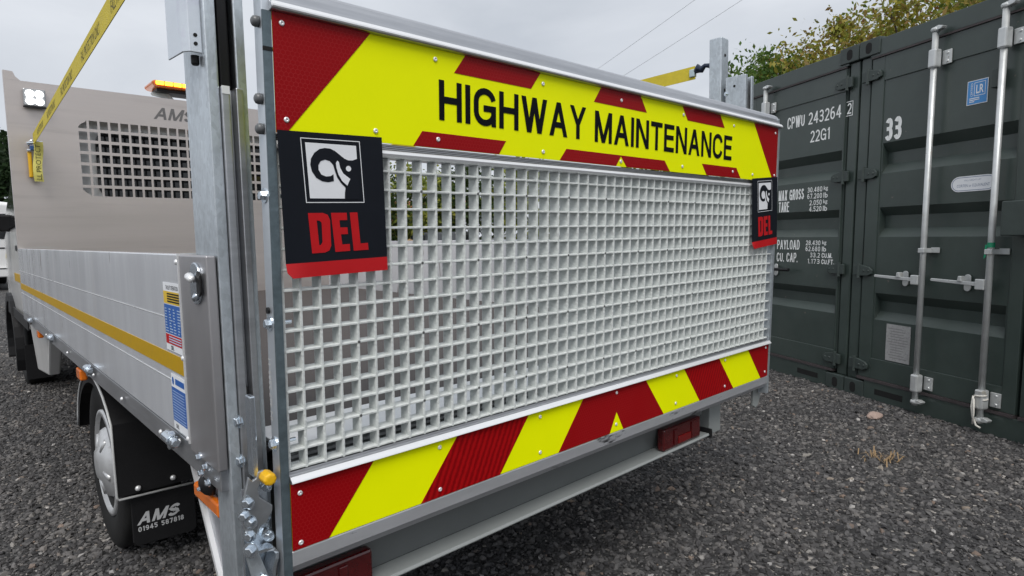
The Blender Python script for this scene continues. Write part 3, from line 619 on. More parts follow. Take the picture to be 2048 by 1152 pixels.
# ------------------------------------------------------------------ tail lift: columns, mechanism, platform
LA = math.atan(.0275 / .973)
PF = frame((.442, 1.1, .6244), (1, 0, 0), (0, -math.sin(LA), math.cos(LA)), (0, -math.cos(LA), -math.sin(LA)))   # (u, w, d): d towards the rear
PN = (0, -math.cos(LA), -math.sin(LA))
lift = thing('tail_lift', (XC, 1.2, .3), 'galvanised column tail lift with raised grey mesh platform and HIGHWAY MAINTENANCE board', 'tail lift')
UW = 1.962                                         # platform width
def build_lift():
    T = lift
    # columns: C channels open to the rear with an aluminium runner in the slot
    for s in (-1, 1):
        q = lambda x: mx_(x, s)
        ch = [(.372, 1.203), (.393, 1.203), (.393, 1.209), (.379, 1.209), (.379, 1.283), (.436, 1.283), (.436, 1.209), (.424, 1.209), (.424, 1.203), (.443, 1.203), (.443, 1.289), (.372, 1.289)]
        top = 1.83
        co = MB().prism([(q(x), y) for x, y in ch], .20 if s < 0 else .62, top, IDF).obj('column', GALV, T, .0028)
        MB().box(*sorted((q(.381), q(.434))), 1.262, 1.28, .3 if s < 0 else .64, top - .01).obj('slot_shade', DARK, co)  # black sheet standing in for the shade deep in the slot
        MB().box(*sorted((q(.399), q(.418))), 1.215, 1.240, 1.49, top).obj('chain_strip', PLAS, co, .003)
        # runner
        ru = MB().prism([(q(x), y) for x, y in [(.3935, 1.196), (.4085, 1.196), (.4085, 1.222), (.4195, 1.222), (.4195, 1.196), (.4325, 1.196), (.4325, 1.24), (.3935, 1.24)]], .30 if s < 0 else .63, 1.488, IDF).obj('runner', ALU, co, .002)
        MB().box(*sorted((q(.409), q(.419))), 1.2225, 1.226, .30 if s < 0 else .63, 1.485).obj('runner_groove', PLAS, ru)
        MB().prism([(q(x), y) for x, y in [(.394, 1.1955), (.408, 1.1955), (.408, 1.1945), (.394, 1.1945)]], 1.474, 1.4885, IDF).obj('runner_end', WHITE, ru)
        # inner extension post with holes
        po = MB().box(*sorted((q(.38), q(.44))), 1.31, 1.365, .75, 2.0).obj('guard_post', GALV, T, .004)
        for z in (1.93, 1.79): MB().lathe([(.006, 0), (.006, .0012)], (q(.41), 1.3095, z), NY, 12).obj('post_hole', DARK, po)
        MB().lathe([(.005, 0), (.005, .0012)], (q(.4435), 1.25, 1.79), (1, 0, 0) if s < 0 else (-1, 0, 0), 12).obj('post_hole', DARK, po)
        place('bolt', BOLTS, co, (q(.4432), 1.285, 1.765), (1, 0, 0) if s < 0 else (-1, 0, 0))
        # folded guard plate on the outer side
        if s > 0: continue
        br = MB().prism([(q(x), y) for x, y in [(.371, 1.215), (.350, 1.215), (.341, 1.228), (.336, 1.30), (.339, 1.30), (.3445, 1.230), (.352, 1.219), (.371, 1.219)]], 1.545, 2.02, IDF).obj('guard_plate', ZINCP, T, .001)
        for z in (1.560, 1.575): MB().lathe([(.0035, 0), (.0035, .001)], (q(.3605), 1.2148, z), NY, 10).obj('plate_hole', DARK, br)
        MB().lathe([(.007, 0), (.007, .014), (.005, .017)], (q(.364), 1.236, 1.544), (0, 0, -1), 12).obj('rubber_stop', PLAS, br)
    # ---- platform frame in its own plane
    B = lambda u0, u1, w0, w1, d0, d1: MB().box(u0, u1, w0, w1, d0, d1, PF)
    for s in (-1, 1):
        q = lambda u: u if s < 0 else UW - u
        sm = B(*sorted((q(-.0165), q(-.0010))), -.075, 1.012, -.036, -.002).obj('side_plate', ZINCP if s < 0 else GALV, T, .0015)
        B(*sorted((q(-.0163), q(-.0012))), -.074, .972, -.003, .0012).obj('side_edge', GALVD if s < 0 else GALV, sm)
        if s < 0:
            B(-.0168, -.0008, .905, .912, -.002, .002).obj('edge_notch', DARK, sm)
            for w in (.955, .826, .775): place('bolt_cover', KNOB, sm, PF(-.0165, w, -.016), NX, 0, .85)
            for w in (.660, .431, .207):
                place('bolt', BOLT, sm, PF(-.0165, w, -.02), NX, .3 * w)
                b = MB().tube([PF(-.001, w, -.02), PF(.022, w, -.02)], .004, 8).obj('bolt_thread', ZINC, sm)
                MB().lathe([(.0085, 0), (.0085, .007)], PF(-.0008, w, -.02), (1, 0, 0), 6).obj('nut', ZINC, sm)
            MB().lathe([(.006, 0), (.006, .004)], PF(-.0165, .455, -.022), NX, 10).obj('plug', PLAS, sm)
            SF = frame(PF(-.0165, .205, -.03), (PF(0, 1, 0) - PF(0, 0, 0)), (PF(0, 0, 1) - PF(0, 0, 0)) * -1, (-1, 0, 0))
            text(MB(), 'IN 467 2585-11', SF, .045, -.008, .115, .012, .0008).obj('stamped_number', mat('stamped letters', (.75, .76, .76), .5), sm)
    # top rail: lip, hollow, rounded crown
    prof = [(-.002, .972), (.010, .974), (.013, .978), (.012, .984), (.004, .988), (-.001, .996), (-.004, 1.008), (-.010, 1.019), (-.022, 1.027), (-.038, 1.028), (-.046, 1.02), (-.046, .972)]
    tr = MB().prism([(d, w) for d, w in prof], -.004, UW + .012, lambda d, w, u: PF(u, w, d)).obj('top_rail', ALU, T, .0012)
    MB().prism([(.0135, .976), (.0150, .9785), (.0145, .9815), (.0085, .9885), (.006, .9885)], -.003, UW + .011, lambda d, w, u: PF(u, w, d)).obj('rail_lip', ALUB, tr)  # brighter than the rail: the lip's highlight is painted in
    # frame rails round the grating
    fr = B(.0, UW, .7565, .768, -.04, -.004).obj('upper_frame', mat('ribbed aluminium', (.22, .21, .205), .45, .7, .15, 8), T)
    for k in range(3): B(.0, UW, .758 + k * .0035, .7592 + k * .0035, -.005, -.0025).obj('frame_rib', ALU, fr)
    MB().prism([(d, w) for d, w in [(-.04, .741), (-.003, .7415), (.001, .744), (.003, .749), (.001, .754), (-.003, .7562), (-.04, .7562)]], 0, UW, lambda d, w, u: PF(u, w, d)).obj('upper_glazing_rail', ALUB, fr, smooth=False)
    lo = MB().prism([(d, w) for d, w in [(-.04, .131), (.006, .131), (.010, .134), (.009, .138), (.002, .1405), (.002, .1425), (-.003, .145), (-.004, .151), (-.04, .152)]], 0, UW, lambda d, w, u: PF(u, w, d)).obj('lower_frame', ALU, T, .0006)
    MB().prism([(.0104, .1325), (.0125, .1340), (.0115, .1362), (.0035, .1438), (.0015, .1430)], 0, UW, lambda d, w, u: PF(u, w, d)).obj('lower_frame_lip', ALUB, lo)  # paler strip along the lip, its sky highlight put into the colour
    MB().prism([(d, w) for d, w in [(-.002, 0), (.002, -.002), (.002, -.030), (-.008, -.046), (-.035, -.058), (-.05, -.058), (-.05, .13), (-.006, .13), (-.006, 0)]], -.001, UW + .001, lambda d, w, u: PF(u, w, d)).obj('bottom_rail', ALUSC, T, .0015)
    # ---- moulded grating: every bar a piece of its own
    du, dw = .0385, .0375
    us = [.036 + k * du for k in range(50) if .036 + k * du < UW - .02]; ws = [.1555] + [.190 + k * dw for k in range(15)]
    gr = B(.001, .006, .152, .7415, -.036, -.006).obj('grating', FRP, T)
    def bar(L, t0, t1, dep):
        # tapered bar along local X, front face at y=0 towards +z of the plane, draft to the back
        m = MB(); a, b = t0 / 2, t1 / 2; c = .0016
        pr = [(-a + c * .6, 0), (a - c * .6, 0), (a, -c), (b, -dep), (-b, -dep), (-a, -c)]
        m.v = [(x, y, z) for x in (0, L) for y, z in pr]; n = 6
        m.f = [tuple(range(n)), tuple(range(2 * n - 1, n - 1, -1))] + [(i, (i + 1) % n, n + (i + 1) % n, n + i) for i in range(n)]
        return m.mesh('grating_bar', FRP)
    hb, vb = bar(UW - .008, .0050, .0042, .0300), bar(.741 - .1525, .0054, .0046, .0310)
    for w in ws: link('grating_bar', hb, gr, PF.M @ Matrix.Translation((.004, w, -.0046)))
    for u in us: link('grating_bar', vb, gr, PF.M @ Matrix.Translation((u, .1525, -.0040)) @ Matrix.Rotation(math.pi / 2, 4, 'Z'))
    # pin holes where some bars cross
    ph = MB().lathe([(.0030, 0), (.0030, .0004)], (0, 0, 0), (0, 0, 1), 8).mesh('pin_hole', mat('pin hole', (.09, .09, .09)))
    for i in range(0, 12):
        for j in range(1, 15, 4):
            u, w = us[min(len(us) - 1, 3 + i * 4)], ws[j + 1]
            place('pin_hole', ph, gr, PF(u, w, -.0038), PN)
    # ---- warning boards
    def board(name, u0, u1, w0, w1): return B(u0 + .0006, u1, w0, w1, -.0018, .0016).obj(name, YEL, T)
    def poly(parent, name, pts, m=RED, d=.0024): return MB().prism(pts, d - .0006, d, PF).obj(name, m, parent)
    tb = board('warning_board', 0, UW - .004, .7695, .9735)
    for pts in ([(-.0002, .9737), (.190, .9737), (.018, .7693), (-.0002, .7693)], [(.421, .973), (.653, .973), (.621, .9315), (.390, .9315)], [(.885, .973), (1.064, .973), (1.0945, .9315), (.855, .9315)],
                [(1.284, .973), (1.517, .973), (1.548, .9335), (1.315, .9335)], [(1.761, .973), (UW - .0037, .973), (UW - .0037, .770), (1.934, .770)],
                [(.306, .8015), (.540, .8015), (.518, .770), (.283, .770)], [(.749, .8005), (.9755, .8005), (.9755, .7975), (.9545, .770), (.7235, .770)],
                [(.9765, .8005), (1.192, .8005), (1.222, .770), (1.003, .770), (.9765, .7975)], [(1.409, .805), (1.640, .805), (1.674, .770), (1.440, .770)]): poly(tb, 'red_stripe', pts)
    ly = mat('black vinyl lettering', (.004, .005, .007), .5, 0, .1, spec=.08)
    block(MB(), 'HIGHWAY', PF, .349, .829, .474, .083, .0026, .168, .13).obj('lettering', ly, tb)
    block(MB(), 'MAINTENANCE', PF, .860, .828, .742, .082, .0026, .168, .13).obj('lettering', ly, tb)
    for u, w in ((.0164, .9552), (.0187, .7924), (.3405, .9511), (.1959, .7909), (.3456, .7879), (.6615, .9491), (.6635, .7866), (.9733, .9504), (1.2903, .9482), (1.6113, .9479), (1.9355, .9534), (1.9405, .7939), (1.7624, .7885), (1.6143, .7905), (1.2915, .7889), (.9757, .7836)):
        place('rivet', RIVET, tb, PF(u, w, .0022), PN)
    bb = board('chevron_board', 0, UW - .004, .0005, .1305)
    tp = [0., .176, .391, .618, .8286, 1.121, 1.338, 1.567, 1.786, UW - .0045]; bt = [0, .0721, .288, .5195, .729, 1.224, 1.444, 1.681, 1.901, UW - .0045]
    for i in range(0, 9, 2):
        if i == 4:
            pts = [(tp[4], .130), (.978, .130), (.978, .060), (.947, .001), (bt[4], .001)]; poly(bb, 'red_stripe', pts)
            pts = [(.9782, .130), (tp[5], .130), (bt[5], .001), (1.012, .001), (.9782, .060)]
        else: pts = [(tp[i] - .0002, .1307), (tp[i + 1], .1307), (bt[i + 1], .0003), (bt[i] - .0002, .0003)]
        poly(bb, 'red_stripe', pts, RED2 if i in (2, 6) else RED)
    for u, w in ((.0176, .1091), (.0159, .012), (.3394, .1153), (.3393, .0178), (.6578, .1154), (.6585, .0205), (.9762, .1179), (.9767, .0228), (1.2938, .1143), (1.2927, .022), (1.6114, .1172), (1.615, .02), (1.9335, .1183), (1.9342, .0207)):
        place('rivet', RIVET, bb, PF(u, w, .0022), PN)
    # ---- hinge and latch mechanism at the foot of the column
    for s in (-1,):
        q = (lambda u: u) if s < 0 else (lambda u: UW - u)
        hook = [(-.0633, .1525), (-.0565, .1439), (-.0501, .1467), (-.046, .1579), (-.035, .1586), (-.0272, .1468), (-.0404, .1391), (-.0483, .1261), (-.0445, .1086), (-.0223, .087), (-.0227, .0773), (-.0347, .0569), (-.0486, .0549), (-.0548, .0377), (-.066, .0293), (-.0755, .0567), (-.0739, .1132)]
        hk = MB().prism([(q(u), w) for u, w in hook], -.036, -.029, PF).obj('latch_hook', mat('grey zinc plate', (.42, .44, .46), .38, .8, .15, 20, .1, 80), T, .0015)
        MB().lathe([(.0125, -.02), (.0125, .004), (.011, .008), (.006, .009)], PF(q(-.033), .147, -.012), PN, 8).obj('yellow_cap', YCAP, hk, bevel=.002)
        MB().prism([(q(u), w) for u, w in [(-.07, -.09), (-.015, -.09), (-.015, .13), (-.030, .150), (-.050, .12), (-.070, .06)]], -.06, -.054, PF).obj('hinge_plate', ZINC, T, .002)
        ba = MB().prism([(q(-.045), .30), (q(-.055), .30), (q(-.055), .150), (q(-.045), .145)], -.055, -.030, PF).obj('latch_strap', ZINC, T, .002)
        MB().prism([(q(-.043), .300), (q(-.030), .300), (q(-.030), .15), (q(-.043), .15)], -.12, -.105, PF).obj('hinge_pad', PLAS, T)
        lk = MB().prism([(q(-.080), .020), (q(-.070), .032), (q(-.060), .025), (q(-.040), -.04), (q(-.042), -.07), (q(-.055), -.075), (q(-.066), -.05)], -.024, -.016, PF).obj('link_arm', GALV, T, .002)
        cu = [(-.060, .062), (-.060, .020), (-.050, .0)] if False else None
        sc = [(-.058, .012, -.022), (-.040, .012, -.020), (-.026, .010, -.016), (-.020, .000, -.014), (-.022, -.012, -.012), (-.028, -.030, -.012), (-.030, -.075, -.012)]
        m = MB(); k = len(sc)
        m.v = [PF(q(u), w, d) for u, w, d in sc] + [PF(q(u), w, d - .04) for u, w, d in sc]; m.f = [(i, i + 1, k + i + 1, k + i) for i in range(k - 1)]
        o = m.obj('curved_bracket', ZINC, T); sd = o.modifiers.new('thickness', 'SOLIDIFY'); sd.thickness = .006
        for (u, w, d, par, sz) in ((-.0672, .1067, -.028, hk, 1), (-.074, .0837, -.028, hk, .9), (-.0640, .069, -.028, hk, 1), (-.066, .0435, -.028, hk, .9), (-.0255, .120, -.045, None, .8), (-.0312, .0632, -.045, None, .9), (-.0262, .0233, -.045, None, .9), (-.0702, .0221, -.015, lk, 1.1), (-.052, -.045, -.015, lk, 1.2)):
            bl = place('bolt', BOLT, par or T, PF(q(u), w, d), (-.75, -.66, 0) if s < 0 else (.75, -.66, 0), u * 40, sz)
    for z in (.862, .785): place('bolt', BOLT, T, (.3935, 1.205, z), (-.9, -.4, 0))
    # fins under the far end of the platform
    MB().prism([(UW - .030, -.050), (UW + .036, -.030), (UW + .036, -.10), (UW + .022, -.130), (UW + .0, -.142), (UW - .026, -.13)], -.05, -.040, PF).obj('hinge_fin', GREYP, T, .002)
    # ---- underrun beam with tail lamps on it
    ub = MB().prism([(1.143, .456), (1.146, .4625), (1.2015, .4625), (1.210, .452), (1.146, .452)], .47, 2.035, lambda y, z, x: (x, y, z)).obj('underrun_beam', GREYP, T, .0015)
    MB().prism([(1.2015, .4630), (1.166, .575), (1.176, .580), (1.211, .4630)], .472, 2.033, lambda y, z, x: (x, y, z)).obj('beam_web', mat('shaded grey paint', (.15, .16, .16), .45, 0, .1, 8), ub)  # darker grey than the flange: shade under the platform put into the colour
    for x in (.456, 2.036): MB().box(x, x + .013, 1.138, 1.215, .444, .478).obj('end_cap', PLAS, ub, .004)
    MB().box(.5, 2.3, 1.40, 1.46, .46, .70).obj('lift_tube', GREYD, T, .006)
    for s in (-1, 1):
        q = (lambda x: x - .10) if s < 0 else (lambda x: 2.48 - x)
        tl = MB().box(*sorted((q(.50), q(.735))), 1.148, 1.176, .464, .540).obj('tail_lamp', REDL, T, .006)
        MB().box(*sorted((q(.57), q(.65))), 1.1435, 1.1485, .474, .500).obj('lamp_lens', mat('bright red lens', (.16, .004, .004), .15, 0, .1, 50, coat=.5), tl, .002)
        MB().box(*sorted((q(.655), q(.675))), 1.1435, 1.1485, .474, .528).obj('lamp_lens', REDL, tl, .002)
        MB().box(*sorted((q(.515), q(.565))), 1.1435, 1.1485, .474, .535).obj('lamp_lens', REDL, tl, .002)
    for s in (-1, 1):
        q = lambda x: mx_(x, s)
        if s < 0: continue
        lg = MB().box(2.10, 2.185, 1.18, 1.30, .432, .60).obj('hanger_leg', GREYP, T, .004)
        MB().prism([(2.10, .60), (2.02, .60), (2.10, .50)], 0, .006, XZ(1.22)).obj('leg_gusset', GREYP, lg)
build_lift()

# ------------------------------------------------------------------ hanging flags on the platform
def flag(label, u0, tilt, name='platform_flag'):
    ca, sa = math.cos(tilt), math.sin(tilt)
    ex = Vector(PF(ca, sa, 0)) - Vector(PF(0, 0, 0)); ey = Vector(PF(-sa, ca, 0)) - Vector(PF(0, 0, 0))
    F = frame(PF(u0, .769, .0075), ex, ey, PN)
    root = thing(name, F(.1, -.257, 0), label, 'flag', 'flags hung from the tail lift platform')
    n = 14; w = .207
    def sheet(nm, b0, b1, m, d0, curl=False):
        g = MB(); rows = 10
        for j in range(rows + 1):
            for i in range(n + 1):
                a = i / n * w; b = b0 + (b1 - b0) * j / rows
                if curl and j >= rows - 3: a = max(a, .004 * (j - rows + 4) ** 1.1 * .5)
                bulge = 0
                if curl: bulge = .008 * max(0, (.06 - a) / .06) ** 2 * (j / rows)
                if not curl: bulge = 0
                g.v.append(F(a, b, d0 + bulge))
        g.f = [(j * (n + 1) + i, j * (n + 1) + i + 1, (j + 1) * (n + 1) + i + 1, (j + 1) * (n + 1) + i) for j in range(rows) for i in range(n)]
        o = g.obj(nm, m, root); sd = o.modifiers.new('thickness', 'SOLIDIFY'); sd.thickness = .0008; sd.offset = 0; return o
    sh = sheet('flag_sheet', .004, -.2300, VIN, 0)
    sheet('red_hem', -.2300, -.2565, REDV, 0, True)
    fr = [(.0404, -.0066), (.1579, -.0067), (.1617, -.1225), (.0441, -.1221)]
    cx, cy = .101, -.0645
    ins = lambda k: [(cx + (a - cx) * k, cy + (b - cy) * k) for a, b in fr]
    o, i_ = fr, ins(.975); f = MB()
    for k in range(4): f.sheet([o[k], o[(k + 1) % 4], i_[(k + 1) % 4], i_[k]], .0012, F)
    f.obj('emblem_border', WHITE, sh)
    MB().sheet([(.0489, -.0146), (.1497, -.0155), (.1519, -.1147), (.052, -.1139)], .0012, F).obj('emblem_ground', WHITE, sh)
    head = [(.1515, -.0393), (.1407, -.043), (.1323, -.0433), (.1241, -.0406), (.1147, -.0338), (.1055, -.0271), (.0963, -.0234), (.0857, -.0228), (.0752, -.025), (.0647, -.0326), (.0579, -.0431), (.056, -.054), (.0584, -.0658), (.0657, -.0767), (.0771, -.083), (.0889, -.0845), (.1002, -.0823), (.1001, -.0697), (.0946, -.0732), (.0853, -.0743), (.0762, -.0709), (.0713, -.0627), (.0714, -.0542), (.0763, -.0467), (.085, -.0437), (.0942, -.046), (.1006, -.0529), (.1032, -.0634), (.1072, -.0755), (.1139, -.0851), (.1232, -.0943), (.1213, -.1036), (.1204, -.116), (.1535, -.116)]
    MB().sheet(head, .0018, F).obj('emblem_head', VIN, sh)
    MB().sheet([(.1058, -.0492), (.109, -.0445), (.1121, -.0473), (.114, -.0578), (.1199, -.0682), (.1335, -.0778), (.1267, -.0904), (.1167, -.082), (.11, -.0704), (.1066, -.0582)], .0024, F).obj('emblem_tusk', WHITE, sh)
    MB().sheet([(.131 + .0055 * math.cos(t), -.0588 + .0052 * math.sin(t)) for t in np.linspace(0, 2 * math.pi, 16, endpoint=False)], .0024, F).obj('emblem_eye', WHITE, sh)
    l = MB()
    D = [(.0462, -.1403), (.0751, -.1406), (.0842, -.1442), (.0884, -.1541), (.0879, -.2015), (.0839, -.2101), (.0752, -.2136), (.0497, -.2139)]
    Dc = [(.0621, -.1541), (.0676, -.1546), (.0714, -.1585), (.0712, -.1936), (.0678, -.1989), (.0644, -.1998)]
    ring = D + [D[0]] + [Dc[0]] + Dc[::-1]
    l.sheet(ring, .0012, F)
    l.sheet([(.091, -.1407), (.1229, -.1411), (.1233, -.1548), (.1073, -.1548), (.108, -.1684), (.1229, -.1685), (.1233, -.1815), (.1089, -.1813), (.1105, -.2005), (.1261, -.2002), (.1262, -.2135), (.0956, -.2138)], .0012, F)
    l.sheet([(.1293, -.1408), (.1454, -.1407), (.1488, -.2005), (.1648, -.2001), (.1656, -.2135), (.1336, -.2138)], .0012, F)
    l.obj('lettering', REDP, sh)
flag('large black DEL flag with red hem at the platform end beside the steel column', -.001, R(1.6))
flag('black DEL flag with red hem at the platform end beside the containers', 1.752, R(4.5))

# ------------------------------------------------------------------ yellow webbing straps
def strap(label, pts, width, texts, tail=None):
    root = thing('lashing_strap', pts[0], label, 'strap', 'yellow fall protection straps on the truck')
    A, Bp = Vector(pts[0]), Vector(pts[-1]); t = (Bp - A).normalized()
    mid = (A + Bp) / 2; side = t.cross(Vector((0, 0, H)) - A).normalized()
    # webbing hangs in the vertical plane of the strap: width mostly vertical, slightly twisted
    side = t.cross(Vector((1, .12, 0))).normalized()
    if side.z < 0: side = -side
    nrm = side.cross(t).normalized()
    if nrm.dot(Vector((0, 0, H)) - mid) < 0: nrm = -nrm
    ln = (Bp - A).length; k = 24; g = MB()
    def F(a, b, c):
        return A + t * a + side * b + nrm * (c)
    for i in range(k + 1):
        for b in (-width / 2, width / 2): g.v.append(F(ln * i / k, b, 0))
    g.f = [(2 * i, 2 * i + 1, 2 * i + 3, 2 * i + 2) for i in range(k)]
    w = g.obj('webbing', STRAPM, root); sd = w.modifiers.new('thickness', 'SOLIDIFY'); sd.thickness = .0022; sd.offset = -1
    for a in texts:
        text(MB(), 'FALL PROTECTION ONLY', F, a, -width * .27, .42, width * .5, .0025).obj('lettering', mat('dark webbing print', (.05, .045, .01), .7), w)
    return root, F
A = (.478, YH - .05, 1.872); Bq = (.352, 1.24, 1.80)
d_ = Vector((.380, 1.914, 1.838)) - Vector(A); Bq = Vector(A) + d_ * 1.22
st, F = strap('taut yellow fall protection strap running up from the near corner of the stainless headboard', [A, Bq], .068, [.35, 1.02, 1.70, 2.38, 3.0])
# ratchet end: hook, yellow handle, folded tail with print
MB().box(.442, .462, YH - .06, YH - .02, 1.63, 1.80).obj('ratchet_handle', YCAP, st, .006)
MB().box(.455, .50, YH - .075, YH - .03, 1.80, 1.83).obj('ratchet_body', BLUEP, st, .004)
for z in (1.855, 1.81): MB().tube([(.440, YH - .06, z - .012), (.52, YH - .06, z)], .010, 10).obj('ratchet_bar', ZINC, st)
TF = frame((.487, YH - .085, 1.604), (.02, 0, 1), (-1, 0, .02), (0, -1, 0))
g = MB()
for i in range(13):
    a = i / 12 * .25
    for b in (-.024, .024): g.v.append(TF(a, b + .006 * math.sin(a * 22), .006 * math.sin(a * 30)))
g.f = [(2 * i, 2 * i + 1, 2 * i + 3, 2 * i + 2) for i in range(12)]
tl = g.obj('strap_tail', mat('pale yellow webbing', (.68, .62, .16), .7, 0, .1, 40, .3, 220), st); sd = tl.modifiers.new('thickness', 'SOLIDIFY'); sd.thickness = .002; sd.offset = 1
text(MB(), 'LL PROTECT', TF, .012, -.013, .22, .026, .0085).obj('lettering', mat('dark webbing print', (.05, .045, .01)), tl)
st2, F2 = strap('yellow strap with a dark hook beside the guard post, above the platform rail', [(2.42, 1.44, 1.885), (2.30, 4.98, 1.79)], .055, [.5, 1.2])
MB().tube([(2.42, 1.445, 1.888), (2.42, 1.425, 1.900), (2.42, 1.41, 1.892), (2.42, 1.395, 1.905), (2.42, 1.372, 1.900), (2.42, 1.366, 1.888)], [.008, .019, .014, .009, .010, .007], 10).obj('hook', mat('dark hook', (.02, .03, .06), .35, .2), st2, smooth=True)
MB().box(2.410, 2.430, 1.44, 1.465, 1.868, 1.900).obj('hook_sleeve', mat('pale sleeve', (.45, .55, .6)), st2, .003)

# ------------------------------------------------------------------ shipping containers
CO = Vector((4.80878, 1.53946, 0)); CX = Vector((-.44461, -.89573, 0)).normalized(); CN = Vector((CX.y, -CX.x, 0)); CLEAN = R(1.4)
if CN.dot(-CO) < 0: CN = -CN
CZ = Vector((0, 0, 1)) * math.cos(CLEAN) - CN * math.sin(CLEAN); CN2 = CX.cross(CZ)
if CN2.dot(CN) < 0: CN2 = -CN2
CF = frame(CO, CX, CZ, CN2)          # (x along the doors, z up, c outwards)
CW, CH = 2.375, 2.506
def container(x0, label, near):
    xc = x0 + CW / 2; root = thing('shipping_container', CF(xc, 0, -3), label, 'container', 'dark green shipping containers')
    B = lambda a0, a1, b0, b1, c0, c1: MB().box(a0, a1, b0, b1, c0, c1, CF)
    x1 = x0 + CW
    # body: corrugated side walls, roof, floor beam
    for xs, sg in ((x0 + .03, 1), (x1 - .03, -1)):
        p = []
        for k in range(21):
            c = -.12 - k * .28
            p += [(xs, c), (xs, c - .09), (xs + sg * .03, c - .14), (xs + sg * .03, c - .23)]
        m = MB(); m.v = [CF(x, z, c) for z in (.10, CH - .06) for x, c in p]; k = len(p); m.f = [(i, i + 1, k + i + 1, k + i) for i in range(k - 1)]
        m.obj('side_wall', GREEN, root)
        B(min(xs - .02, xs + .02), max(xs - .02, xs + .02), CH - .08, CH - .005, -6.0, -.12).obj('top_side_rail', GREEN, root)
        B(min(xs - .02, xs + .02), max(xs - .02, xs + .02), .02, .16, -6.0, -.12).obj('bottom_side_rail', GREEN, root)
    B(x0 + .03, x1 - .03, CH - .03, CH - .012, -6, -.10).obj('roof', GREEN, root)
    B(x0 + .03, x1 - .03, .03, CH - .05, -6.04, -6.0).obj('end_wall', GREEN, root)
    # door frame: posts, header, sill
    for a, b in ((x0, x0 + .085), (x1 - .085, x1)): B(a, b, .118, CH - .098, -.12, -.012).obj('corner_post', GREEN, root, .008)
    B(x0 + .086, x1 - .086, CH - .115, CH, -.12, .002).obj('door_header', GREEN, root, .004)
    B(x0 + .166, x1 - .166, .0, .130, -.12, .006).obj('door_sill', GREEN, root, .004)
    for xa in (x0 + .26, x1 - .26 - .36):   # fork slots either side
        B(xa - (.0 if xa < xc else -.15), xa + .22 + (0 if xa < xc else .15) - .0, .045, .085, .0055, .0075).obj('sill_slot', DARK, root)
    # corner castings with their openings
    for xa, sg in ((x0, 1), (x1, -1)):
        for zb in (0, CH - .098):
            lo, hi = sorted((xa - sg * .004, xa + sg * .165)); zt = zb + .116
            cs = B(lo, hi, zb, zt, -.16, .012).obj('corner_casting', GREENP, root, .006)
            cxm = xa + sg * .075
            MB().prism([(cxm + .026 * math.cos(t), zb + .056 + (.012 if math.sin(t) > 0 else -.012) + .026 * math.sin(t)) for t in np.linspace(0, 2 * math.pi, 20, endpoint=False)], .011, .0128, CF).obj('casting_opening', DARK, cs)
    rods = {-1: (x0 + .61, x0 + 1.025), 1: (x1 - 1.025, x1 - .61)} if near else {-1: (x0 + .92,), 1: (x1 - .92,)}
    # doors
    ribs = ((1.79, 1.725, 1.648, 1.583), (1.352, 1.295, 1.208, 1.148), (.757, .700, .629, .571))
    for s in (-1, 1):
        e0, e1 = (x0 + .105, xc - .012) if s < 0 else (xc + .012, x1 - .105)
        d = B(e0, e1, .150, CH - .128, -.095, -.060).obj('door', GREEN, root)
        # raised frame round a ribbed panel
        hm = .10 if near else .006
        pa, pb = (e0 + hm, e1 - .075) if s < 0 else (e0 + .075, e1 - hm)
        for a, b, z0, z1 in ((e0, pa, .150, CH - .128), (pb, e1, .150, CH - .128), (pa, pb, 2.213, CH - .128), (pa, pb, .150, .294)):
            B(a, b, z0, z1, -.059, .0).obj('door_frame', GREEN, d, .003)
        prof = [(.2945, -.007)]
        for a, b, c, e in reversed(ribs): prof += [(e, -.007), (c, -.056), (b, -.056), (a, -.007)]
        prof += [(2.2125, -.007)]
        m = MB(); k = len(prof); xi0, xi1 = pa + .012, pb - .012
        m.v = [CF(x, z, c) for x in (xi0, xi1) for z, c in prof]; m.f = [(i, i + 1, k + i + 1, k + i) for i in range(k - 1)]
        for xa, xb in ((pa, xi0), (xi1, pb)):   # flat margins and the rib ends
            m.add([CF(xa, .2945, -.007), CF(xb, .2945, -.007), CF(xb, 2.2125, -.007), CF(xa, 2.2125, -.007)], [(0, 1, 2, 3)])
        for xa in (xi0, xi1):
            for a, b, c, e in ribs: m.add([CF(xa, a, -.007), CF(xa, b, -.056), CF(xa, c, -.056), CF(xa, e, -.007)], [(0, 1, 2, 3)])
        m.obj('ribbed_panel', GREEN, d)
        # gaskets
        B(e0, e1, CH - .1275, CH - .116, -.03, .010).obj('gasket', GASK, d); B(e0, e1, .131, .149, -.03, .012).obj('gasket', GASK, d)
        a = e0 - .011 if s < 0 else e1
        B(a, a + .011, .150, CH - .128, -.05, -.012).obj('gasket', GREENP, d)
        # hinges
        for z in (2.262, 1.585, .904, .230):
            sg = -s; hx = (x0 + .09) if s < 0 else (x1 - .09)
            pts = [(hx - sg * .055, z + .040), (hx + sg * .015, z + .046), (hx + sg * .085, z + .030), (hx + sg * .105, z + .012), (hx + sg * .105, z - .016), (hx + sg * .07, z - .032), (hx - sg * .055, z - .032)]
            h = MB().prism(pts, .002, .020, CF).obj('hinge', GREENP, d, .004)
            MB().tube([CF(hx - sg * .008, z - .05, .014), CF(hx - sg * .008, z + .055, .014)], .013, 10).obj('hinge_pin', GREENP, h)
            for q in (.04, .08): MB().lathe([(.008, 0), (.005, .004)], CF(hx + sg * q, z + .004, .020), CN2, 10).obj('hinge_bolt', GREENP, h)
